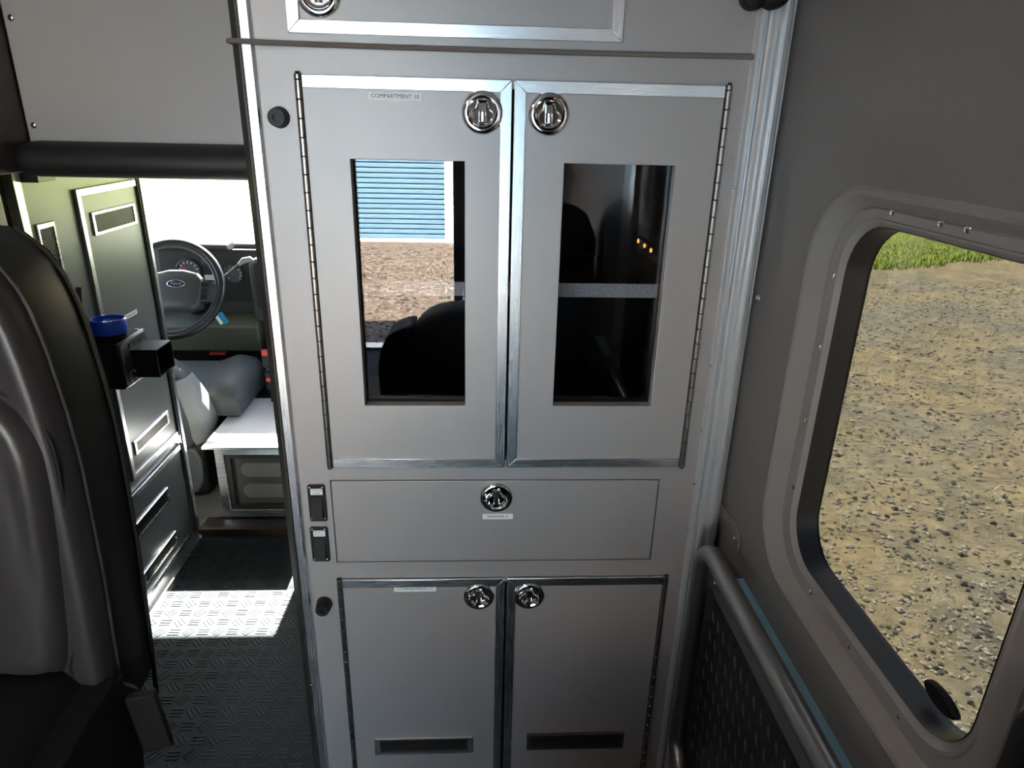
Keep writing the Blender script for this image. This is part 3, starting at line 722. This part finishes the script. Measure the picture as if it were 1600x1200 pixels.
MB().lathe((-.952, 1.745, .915), (0, 0, 1), [(.039, 0), (.042, .002), (.042, .034), (.040, .038), (.037, .038), (.036, .030), (0, .030)], 28).build('lid', M_BLUE, jr, label='bright blue lid')
stp = MB().obox((-.978, 1.66, .93), (.5, .8, -.2), (0, .25, .97), (.85, -.5, 0), .006, .12, .002)
stp.build('strap_end', M_BLACK, bh)

# ------------------------------------------------------------------ handrail at the step well
rl = thing('grab_rail', 'bent satin steel grab rail in front of the tread plate below the window', 'rail', (.40, 1.0, .5))
X0, TY, TZ, BZ, RR = .417, 1.036, .742, .225, .055
path = [(X0, .20, TZ)]
for i in range(9):
    a = R(90 * i / 8); path.append((X0, TY - RR + RR * math.sin(a), TZ - RR + RR * math.cos(a)))
for i in range(9):
    a = R(90 * i / 8); path.append((X0, TY - RR + RR * math.cos(a), BZ + RR - RR * math.sin(a)))
path.append((X0, .20, BZ))
MB().tube(path, .0165, 16).build('tube', M_STEEL, rl, ang=60)
bp = MB(); f = FX(WX); bp.loft([[f(u, v, wv) for u, v in [(1.018, .728), (1.128, .728), (1.128, .772), (1.045, .772), (1.022, .762)]] for wv in (0, .004)])
bp
bo = bp.build('bracket', M_WALL, rl, bevel=.001); place(SCREW, 'screw', bo, (WX - .004, 1.035, .748), ROT_NX)
MB().box(.430, .4422, .915, .955, BZ - .012, BZ + .012).build('stand_off', M_STEEL, rl)

# black moulded handle nearest the camera on the wall
hd = thing('door_pull', 'black moulded pull with a rounded rim at the lower right edge', 'handle', (.46, .33, .95))
f = FX(WX)
lo = rrect(.20, .418, .70, 1.020, .04, 6); li = rrect(.222, .396, .722, .998, .03, 6)
mb = MB(); mb.loft([[f(u, v, .0) for u, v in lo], [f(u, v, .016) for u, v in lo], [f(u, v, .020) for u, v in rrect(.205, .413, .705, 1.015, .038, 6)], [f(u, v, .018) for u, v in li], [f(u, v, .002) for u, v in li]], cap=True)
mb.build('rim', M_BLACK, hd, ang=50)
MB().box(WX - .03, WX - .003, .27, .35, .78, .97).build('paddle', M_RUBBER, hd, bevel=.008)

# ------------------------------------------------------------------ cab: floor, console box, dash, wheel, seats, windscreen
struct(MB().box(-1.72, .40, 2.20, 3.75, -.10, .028).build('floor_cab', M_CARPET), 'dark carpeted cab floor')
struct(MB().box(-1.02, -.32, 2.178, 2.205, -.02, .034).build('trim_4', M_SILL, bevel=.004), 'brown sill where the aisle meets the cab')
MB().box(-1.01, -.32, 2.20, 2.26, .0285, .034).build('step_plate', M_TREAD, bpy.data.objects['floor_cab'])
# cab shell
cs_ = MB()
cs_.box(-1.80, .42, 1.66, 3.10, 1.318, 1.37)                     # roof
cs_.box(-1.80, -1.74, 2.16, 3.75, -.3, .80).box(.36, .42, 1.6, 3.75, -.3, .80)   # doors below the windows
cs_.box(-1.80, -1.74, 1.68, 2.30, .80, 1.3).box(.36, .42, 1.6, 2.30, .80, 1.3)
cs_.box(-1.80, .42, 3.70, 3.76, -.3, .80)                        # firewall
cs_.box(-1.74, .36, 3.62, 4.9, .30, .80)                         # bonnet
struct(cs_.build('wall_cab', M_BODY), 'painted shell of the driver cab')
struct(MB().box(.06, .475, 1.61, 1.66, 0, 1.34).box(-.33, .475, 1.61, 1.66, 0, 1.34).build('wall_partition', M_WALL), 'partition behind the tall cabinet')
for xs_ in (-1.76, .38):
    pl_ = MB(); pl_.obox((xs_, 3.32, 1.04), (1, 0, 0), (0, -.80, .60), (0, .60, .80), .035, .42, .03); struct(pl_.build('trim_pillar', M_DASH), 'sloping windscreen pillar')
wsn = thing('window_2', '', '', (-.69, 3.3, 1.0)); del wsn['category']; struct(wsn, 'blown out windscreen beyond the steering wheel')
mb = MB(); mb.obox((-.69, 3.33, 1.035), (1, 0, 0), (0, -.80, .60), (0, .60, .80), 1.04, .42, .003); mb.build('glass_pane', M_CLEAR, wsn)
for i_, xs_ in enumerate((-1.77, .39)):
    ws = thing('window_%d' % (3 + i_), '', '', (xs_, 2.7, 1.03)); del ws['category']; struct(ws, ('driver' if i_ == 0 else 'passenger') + ' side cab window')
    MB().box(xs_ - .002, xs_ + .002, 2.30, 3.10, .80, 1.275).build('glass_pane', M_CLEAR, ws)
# console box
cbx = thing('console_box', 'low console box with a white top and an aluminium framed front between the cab seats', 'box', (-.70, 2.5, .03))
MB().box(-.945, -.62, 2.262, 2.68, .040, .328).build('carcass', M_BOXIN, cbx)
MB().box(-.985, -.61, 2.235, 2.70, .328, .338).build('box_top', M_BOXTOP, cbx, bevel=.002, label='white top in the sun')
cf = MB(); holed(cf, -.948, -.62, .040, .328, [(-.915, -.65, .072, .300)], 2.248, 2.262); cf.build('front_frame', M_ALUX, cbx, bevel=.002, label='aluminium frame')
cf = MB(); holed(cf, -.915, -.65, .072, .300, [(-.895, -.67, .092, .285)], 2.252, 2.262); cf.build('inner_frame', M_DARKALU, cbx)
for zz in (.118, .205):
    MB().loft([[(u, y, v) for u, v in rrect(-.865, -.685, zz, zz + .058, .0285, 6)] for y in (2.2625, 2.2590)]).build('oval_cutout', M_SLOT, cbx, label='long oval cut-out')
MB().box(-.56, .30, 2.42, 2.80, .03, .30).build('seat_base', M_DASHD, thing('passenger_seat', 'grey passenger seat hidden behind the tall cabinet', 'seat', (-.1, 2.5, .03)), bevel=.01)
ps = bpy.data.objects['passenger_seat']
MB().box(-.585, .30, 2.24, 2.40, .28, 1.15).build('backrest', M_SEATG, ps, bevel=.04)
MB().box(-.56, .30, 2.41, 2.90, .30, .48).build('seat_cushion', M_SEATG, ps, bevel=.04)

# driver seat
ds = thing('driver_seat', 'grey cloth driver seat with its backrest toward the aisle', 'seat', (-1.3, 2.5, .03))
DX = [(.10, -1.13), (.20, -1.10), (.25, -1.055), (.30, -1.030), (.345, -1.018), (.40, -1.028), (.46, -1.052), (.52, -1.080), (.56, -1.105), (.60, -1.16), (.70, -1.24), (.95, -1.26)]
lps = []
for z in (.22, .25, .28, .32, .345, .38, .42, .46, .50, .54, .57, .60, .66, .75, .86, .95):
    xr_ = interp(DX, z); yb = 2.42 - (z - .2) * .12
    lps.append([(-1.55, yb + .01, z), (-1.30, yb, z), (xr_ - .07, yb, z), (xr_ - .02, yb + .015, z), (xr_, yb + .05, z), (xr_ - .005, yb + .12, z), (xr_ - .06, yb + .16, z), (-1.55, yb + .16, z)])
MB().loft(lps).build('backrest', M_SEATG, ds, ang=60, bevel=0)
lps = []
for z, k in ((.262, .2), (.29, .7), (.33, 1), (.37, 1), (.42, .85), (.46, .6), (.50, .3), (.53, .05)):
    xr_ = interp(DX, z); yb = 2.42 - (z - .2) * .12
    lps.append([(xr_ - .02 - .045 * k, yb - .004, z), (xr_ - .018, yb + .004, z), (xr_ - .004, yb + .025, z), (xr_ + .004, yb + .05, z), (xr_ + .002, yb + .11, z), (xr_ - .02, yb + .12, z)])
MB().loft(lps).build('cloth_bolster', M_CLOTH, ds, ang=60, label='pale cloth side bolster')
cl = []
for y, zt in ((2.50, .44), (2.56, .475), (2.70, .485), (2.78, .500), (2.84, .485), (2.87, .43)):
    cl.append([(-1.55, y, .345), (-1.55, y, zt - .03), (-1.10, y, zt - .03), (-1.02, y, zt), (-.955, y, zt - .012), (-.925, y, zt - .05), (-.93, y, .345)])
MB().loft(cl).build('seat_cushion', M_SEATG, ds, ang=70)
MB().box(-1.5, -1.06, 2.42, 2.80, .03, .33).build('seat_base', M_DASHD, ds, bevel=.02)
MB().loft([[(x, 2.40 + dy_, z) for x, z in ((-1.16, .24), (-1.085, .25), (-1.065, .20), (-1.07, .10), (-1.09, .055), (-1.13, .05), (-1.16, .10))] for dy_ in (0, .08)]).build('side_shield', M_SEATG, ds, bevel=.01)

# dashboard
db = thing('dashboard', 'dark grey dashboard with round gauges behind the steering wheel', 'dashboard', (-.9, 3.2, .5))
MB().loft([[(x, y, z) for y, z in ((3.62, .50), (3.62, .90), (3.30, .930), (3.08, .935), (3.04, .92), (3.02, .60), (3.10, .50))] for x in (-1.72, .34)]).build('dash_top', M_DASH, db, bevel=.012)
MB().loft([[(x, y, z) for y, z in ((3.04, .945), (2.95, .940), (2.94, .925), (2.96, .905), (3.04, .900))] for x in (-1.40, -1.06)]).build('gauge_hood', M_DASH, db, bevel=.015)
MB().box(-1.38, -.925, 3.006, 3.03, .68, .905).build('cluster_panel', M_DASHD, db, bevel=.004)
def gauge(x, z, r, needle):
    g = MB().lathe((x, 3.004, z), (0, -1, 0), [(r, 0), (r, .010), (r * .93, .012), (r * .9, .004), (0, .003)], 28).build('gauge', [M_GAUGE], db, label='round gauge')
    mk = MB()
    for i in range(11):
        a = R(220 - i * 26); c = Vector((x + math.cos(a) * r * .72, 2.9998, z + math.sin(a) * r * .72))
        mk.obox(c, (math.cos(a), 0, math.sin(a)), (-math.sin(a), 0, math.cos(a)), (0, 1, 0), r * .10, r * .03, .0004)
    mk.build('gauge_marks', M_GMARK, g)
    a = R(needle); MB().obox((x + math.cos(a) * r * .35, 2.9985, z + math.sin(a) * r * .35), (math.cos(a), 0, math.sin(a)), (-math.sin(a), 0, math.cos(a)), (0, 1, 0), r * .35, r * .03, .0006).build('needle', M_RED, g)
gauge(-1.255, .812, .052, 150); gauge(-1.064, .800, .042, 170)
MB().box(-1.195, -1.135, 2.998, 3.006, .842, .866).build('small_display', M_GAUGE, db, bevel=.002)
MB().box(-1.190, -1.125, 2.998, 3.006, .772, .795).build('pale_panel', M_LCLEAR, db, bevel=.002)
rp = MB().loft([[(x, y, z) for x, z in rrect(-.975, -.60, .60, .88, .03, 5)] for y in (3.03, 2.93)]).build('centre_stack', M_DASH, db, bevel=.01)
MB().loft([[(x, 2.930 - wv, z) for x, z in rrect(-.952, -.70, .665, .865, .015, 4)] for wv in (0, .004)]).build('switch_panel', M_DASHD, rp, bevel=.001)
MB().lathe((-.895, 2.926, .800), (0, -1, 0), [(.024, 0), (.020, .018), (0, .02)], 18).build('control_knob', M_DASH, rp)
MB().lathe((-.900, 2.926, .715), (0, -1, 0), [(.02, 0), (.017, .014), (0, .016)], 18).build('control_knob', M_DASH, rp)
MB().loft([[(x, y, z) for y, z in ((3.06, .62), (2.94, .615), (2.90, .59), (2.92, .47), (3.06, .45))] for x in (-1.68, -.955)]).build('lower_panel', mat('olive dash plastic', (.085, .088, .062), .5), db, bevel=.008, label='olive grey lower dash panel')
MB().box(-1.68, .3, 3.3, 3.62, .03, .5).build('footwell_panel', M_GAP, db)
rh = MB().obox((-1.17, 2.98, .445), (1, 0, 0), (0, .5, .86), (0, -.86, .5), .035, .012, .008).build('release_handle', M_RED, db, label='small red pull under the dash')
# engine cover between the seats with two buckles
ec = MB()
ec.loft([[(-.86 - k * .03, 2.72 + k * .0, .03), (-.845, 2.74, .50 - k * .0), (-.63, 2.74, .50), (-.62, 2.72, .03)] if k == 0 else [(-.98, 3.05, .03), (-.90, 3.03, .60), (-.63, 3.03, .60), (-.62, 3.05, .03)] for k in (0, 1)])
tag(ec.build('engine_cover', M_SEATG, loc=(-.66, 2.9, .03), bevel=.03), 'grey moulded engine cover beside the console box and driver seat', 'cover')
for i, (x, z) in enumerate(((-.856, .535), (-.850, .44))):
    bkl = thing('seat_buckle', ('upper' if i == 0 else 'lower') + ' black belt buckle with a red button beside the engine cover', 'buckle', (x, 2.66, z))
    MB().box(x - .018, x + .018, 2.652, 2.675, z - .045, z + .03).build('housing', M_BLACK, bkl, bevel=.004)
    MB().box(x - .013, x + .013, 2.648, 2.654, z + (.008 if i == 0 else -.008), z + (.032 if i == 0 else .008)).build('button', M_RED, bkl, bevel=.002)
    MB().box(x - .006, x + .006, 2.66, 2.668, z - (.20 if i else .062), z - .045).build('stalk', M_BLACK, bkl)

# steering wheel
WC = Vector((-1.224, 2.75, .790)); TL = R(27)
wn = Vector((0, -math.cos(TL), math.sin(TL))); wu = Vector((1, 0, 0)); wv_ = Vector((0, math.sin(TL), math.cos(TL)))
sw = thing('steering_wheel', 'grey four-spoke steering wheel with an oval emblem seen through the opening', 'steering wheel', tuple(WC))
def wp(u, v, h=0): return WC + wu * u + wv_ * v + wn * h
MB().tube([wp(.192 * math.cos(R(6 * i)), .192 * math.sin(R(6 * i)), .0) for i in range(60)], .0155, 12, closed=True).build('rim', M_RIM, sw, ang=60)
MB().tube([wp(.176 * math.cos(R(6 * i)), .176 * math.sin(R(6 * i)), .006) for i in range(60)], .007, 8, closed=True).build('rim_liner', M_WHEEL, sw, ang=60, label='lighter grey inner liner')
pad = [(-.105, .035), (-.08, .062), (-.03, .075), (.03, .075), (.08, .062), (.105, .035), (.10, -.02), (.095, -.075), (.07, -.09), (-.07, -.09), (-.095, -.075), (-.10, -.02)]
mb = MB(); mb.loft([[wp(u * k + .022, v * k, h) for u, v in pad] for k, h in ((.96, -.03), (1, .0), (.97, .022), (.85, .034), (.5, .039))])
mb.build('hub_pad', M_WHEEL, sw, ang=60)
for sx in (-1, 1):
    mb = MB(); mb.loft([[wp(sx * u, v, h) for v, h in ((.066 - s2 * .055, -.01), (.066 - s2 * .055, .024 - s2 * .012), (-.01 - s2 * .02, .026 - s2 * .014), (-.06 + s2 * .01, .020 - s2 * .012), (-.06 + s2 * .01, -.01))] for u, s2 in ((.08, 0), (.13, .55), (.185, 1))])
    mb.build('spoke', M_WHEEL, sw, ang=60)
    kp = MB()
    for i in range(3): kp.obox(wp(sx * .118 + .018, .012 - i * .025, .032), wu, wv_, wn, .012, .010, .004)
    kp.build('button_cluster', M_BLACK, sw, bevel=.002)
em = MB(); el = [(math.cos(R(15 * i)), math.sin(R(15 * i))) for i in range(24)]
em.loft([[wp(.030 + .036 * u * k, .015 * v * k + .012, h) for u, v in el] for k, h in ((1, .036), (1, .0425), (.93, .0435))], mi=0)
em.loft([[wp(.030 + .036 * u * k, .015 * v * k + .012, h) for u, v in el] for k, h in ((.90, .0432), (.88, .0441))], mi=1)
em.text('Ford', .022, lambda u, v, w_: wp(.030 + u + v * .25, v + .012, .0445), 0)
em.build('emblem', [mat('emblem silver', (.75, .76, .78), .2, .8), mat('emblem blue', (.01, .02, .07), .25)], sw, label='dark oval emblem with script lettering')
MB().tube([WC - wn * .02, WC - wn * .25], [.045, .055], 14).build('column', M_DASHD, sw)
sk = MB().tube([wp(.10, .02, -.07), wp(.19, .085, -.075), wp(.235, .125, -.07)], [.008, .007, .007], 8)
sk.build('gear_stalk', M_DASH, sw)
MB().tube([wp(.232, .122, -.070), wp(.252, .140, -.068), wp(.280, .146, -.066), wp(.292, .138, -.066)], [.008, .013, .012, .008], 10).build('stalk_knob', mat('pale knob', (.30, .30, .31), .25, .2), sw, ang=60)
kt = thing('key_tag', 'blue and white key tag hanging below the steering wheel', 'tag', (-1.085, 2.86, .64))
MB().obox((-1.083, 2.86, .640), (.86, 0, .5), (-.5, 0, .86), (0, 1, 0), .012, .026, .003).build('tag_body', M_TAGC, kt)
MB().obox((-1.098, 2.855, .632), (.86, 0, .5), (-.5, 0, .86), (0, 1, 0), .006, .020, .002).build('tag_paper', M_LABEL, kt)

# ------------------------------------------------------------------ patient box behind the camera (seen only in the reflections, and for its light)
bs = thing('bench_seat', 'dark bench seat along the right wall seen only as a reflection in the glass', 'bench', (.15, -1.2, 0))
MB().box(-.06, .43, -2.1, -.65, 0, .40).build('bench_box', M_WALL, bs, bevel=.005)
MB().box(-.09, .44, -2.1, -.65, .40, .49).build('bench_cushion', M_VINYL, bs, bevel=.03)
MB().box(.34, .44, -2.1, -.65, .55, .90).build('bench_backrest', M_VINYL, bs, bevel=.03)
ct = thing('side_seat', 'black vinyl seat seen as a dark rounded reflection low in the left pane', 'seat', (-.02, -.5, 0))
lps = []
for y, k in ((-.27, .97), (-.30, 1), (-.36, 1), (-.50, 1), (-.56, .97), (-.58, .93)):
    lps.append([(.0 + x * k, y, .40 + (z - .40) * k) for x, z in ((.44, .25), (.44, 1.05), (.40, 1.14), (.30, 1.17), (.15, 1.16), (.06, 1.10), (.03, 1.0), (.03, .25))])
MB().loft(lps).build('backrest', M_RUBBER, ct, ang=70, bevel=.01)  # backrest height added to shade the lower right of the tall cabinet
lps = []
for y, k in ((-.27, .97), (-.30, 1), (-.40, 1), (-.50, .97)):
    lps.append([(.0 + x * k, y, .40 + (z - .40) * k) for x, z in ((.02, .25), (.02, .772), (-.05, .770), (-.11, .766), (-.16, .756), (-.205, .735), (-.235, .708), (-.25, .66), (-.25, .25))])
MB().loft(lps).build('side_cushion', M_RUBBER, ct, ang=70)
lps = []
for y, k in ((-.24, .90), (-.20, .97), (-.10, 1), (-.02, .97), (.0, .90)):
    lps.append([(x * k, y - .06, .30 + (z - .30) * k) for x, z in ((.40, .20), (.40, .44), (-.10, .46), (-.30, .44), (-.34, .38), (-.34, .20))])
MB().loft(lps).build('seat_cushion', M_RUBBER, ct, ang=70)
MB().loft([[(x, y, z) for x, z in ((-.245, .20), (-.245, .705), (-.30, .690), (-.345, .662), (-.375, .61), (-.39, .54), (-.39, .46), (-.36, .20))] for y in (-.48, -.30)]).build('arm_pad', M_RUBBER, ct, bevel=.012, ang=60)
MB().box(-.30, .38, -.56, -.10, 0, .20).build('pedestal', M_BLACK, ct, bevel=.02)
MB().tube([(.02 + .13 * math.cos(R(a)), -.268, .585 + .13 * math.sin(R(a))) for a in range(92, 200, 8)], .003, 6).build('piping', M_VINSIDE, ct)
struct(MB().loft(extrude_profile([(.475, .02), (.462, .02), (.458, .06), (.462, .09), (.455, .12), (.462, .17), (.475, .18)], .70, 1.85)).build('trim_6', M_WHITE_EX, ang=22), 'pale extrusion on the right wall seen reflected in the right pane')
struct(MB().loft(extrude_profile([(.475, .30), (.455, .30), (.450, .34), (.455, .36), (.450, .385), (.475, .39)], 1.19, 1.85)).build('trim_7', M_BWHITE, ang=22), 'white upright beside the window seen reflected in the right pane')
il = thing('indicator_strip', 'small black strip with three amber lamps reflected in the right pane', 'lamp', (.47, .36, 1.137))
MB().box(.462, .4745, .26, .46, 1.127, 1.147).build('strip_body', M_BLACK, il, bevel=.002)
AM = MB().lathe((0, 0, 0), (-1, 0, 0), [(.006, 0), (.005, .003), (0, .004)], 12).mesh('amber_lamp', M_AMBER)
for y in (.288, .365, .439): place(AM, 'amber_lamp', il, (.462, y, 1.137))
for i, (x, y) in enumerate(((-.55, .42), (-.80, -1.1))):
    dl_ = thing('fill_light', 'unseen fill light added in the ceiling at the ' + ('front', 'rear')[i] + ' of the patient box', 'lamp', (x, y, 1.85))  # fill lights added out of view to warm the top of the cabinet
    MB().lathe((x, y, 1.85), (0, 0, -1), [(.11, 0), (.11, .012), (.095, .018), (.092, .012)], 28).build('bezel', M_CHROME, dl_)
    MB().lathe((x, y, 1.845), (0, 0, -1), [(.09, 0), (.088, .010), (.05, .014), (0, .015)], 28).build('lens', M_LENS, dl_)
    ld = bpy.data.lights.new('fill_lamp', 'AREA'); ld.shape = 'DISK'; ld.size = .17; ld.energy = FILL_W; ld.color = (1, .84, .70)
    lo_ = bpy.data.objects.new('fill_lamp', ld); C.objects.link(lo_); lo_.parent = dl_; lo_.location = (0, 0, -.025)

# ------------------------------------------------------------------ outside
GZ = -.75
gr = struct(MB().add([(-90, -90, GZ), (90, -90, GZ), (90, 90, GZ), (-90, 90, GZ)], [(0, 1, 2, 3)]).build('ground', M_GRAVEL), 'sunlit gravel yard outside')
gs = MB(); N = 40; ed = []
def gedge(x): return 11.2 + .33 * (x - 6.8) * (1 if x > 0 else .2) + .12 * math.sin(x * 2.3) + .08 * math.sin(x * 6.1)
rows = []
for i in range(121):
    x = -40 + i * .9; e = gedge(x); rows.append([(x, e, GZ + .004), (x, e + .4, GZ + .03), (x, e + 6, GZ + .10), (x, 90, GZ + .4)])
gs.loft(rows, cap=False, closed=False)
struct(gs.build('lawn', M_GRASS), 'bright green lawn beyond the gravel')
bl = MB()
for i in range(9000):
    x = random.uniform(5, 16); y = gedge(x) + abs(random.gauss(0, 1)) * 2.6 - .12; a = random.uniform(0, 6.28); h = random.uniform(.03, .075); ww = .012
    bl.add([(x - ww * math.cos(a), y - ww * math.sin(a), GZ), (x + ww * math.cos(a), y + ww * math.sin(a), GZ), (x + random.gauss(0, .03), y + random.gauss(0, .03), GZ + .03 + h)], [(0, 1, 2)])
tag(bl.build('grass_blades', M_BLADE, loc=(9, 12, GZ)), 'short green grass at the edge of the gravel outside the window', 'grass', kind='stuff')
pb = MB()
def stone(x, y, s, mi):
    q = [random.uniform(.7, 1.3) for _ in range(6)]; a = random.uniform(0, 3.1); ca, sa = math.cos(a) * s, math.sin(a) * s
    pb.add([(x + ca * q[0], y + sa * q[0], GZ + s * .25), (x - sa * q[1], y + ca * q[1], GZ + s * .2), (x - ca * q[2], y - sa * q[2], GZ + s * .25), (x + sa * q[3], y - ca * q[3], GZ + s * .2), (x, y, GZ + s * .62 * q[4]), (x, y, GZ - s * .3)],
           [(0, 1, 4), (1, 2, 4), (2, 3, 4), (3, 0, 4), (1, 0, 5), (2, 1, 5), (3, 2, 5), (0, 3, 5)], mi)
for i in range(16000):
    y = 1.2 + random.random() ** 1.5 * 9; x = random.uniform(.9, 1.0 + y * 1.0)
    stone(x, y, random.choice((.006, .008, .010, .012, .016)) * (1 + .05 * y) * random.uniform(.7, 1.3), 0 if random.random() < .72 else 1)
for i in range(4000): stone(random.uniform(-3, .3), random.uniform(-10.7, -4.6), random.uniform(.015, .036), random.choice((0, 0, 1)))
tag(pb.build('gravel_stones', [M_STONE, M_STONED], loc=(2, 4, GZ), ang=10), 'loose gravel stones scattered over the yard outside the window', 'gravel', kind='stuff')
struct(MB().box(-30, 30, -30, -2.6, GZ - .05, GZ + .003).build('driveway', M_ASPH), 'brown worn asphalt behind the open rear doors')
# garage with a blue roller door, seen reflected
ga = thing('garage', 'garage with a blue slatted roller door in a white frame, reflected in the left pane', 'building', (-2.6, -11, GZ))
BY = -10.9
gw = MB(); holed(gw, -7, 3, GZ, GZ + 4.2, [(-4.9, -.62, GZ, GZ + 3.2)], BY - .2, BY); gw.build('garage_wall', M_SIDING, ga)
MB().box(-.62, -.44, BY - .12, BY + .03, GZ, GZ + 3.2).build('door_jamb', M_BWHITE, ga, label='white door jamb')
MB().box(-5.08, -4.9, BY - .12, BY + .03, GZ, GZ + 3.2).build('door_jamb', M_BWHITE, ga, label='white door jamb')
MB().box(-4.9, -.62, BY - .12, BY - .02, GZ, GZ + .07).build('bottom_rail', M_BWHITE, ga, label='white bottom rail')
sl = MB().loft([[(x, y, z) for y, z in ((0, 0), (.022, .004), (.03, .035), (.022, .072), (0, .076), (-.02, .076), (-.02, 0))] for x in (-2.14, 2.14)]).mesh('slat', M_DOORBL)
for i in range(34): place(sl, 'slat', ga, (-2.76, BY - .06, GZ + .072 + i * .092))
MB().box(-4.9, -.62, BY - .14, BY - .10, GZ, GZ + 3.2).build('door_backing', M_GAP, ga)
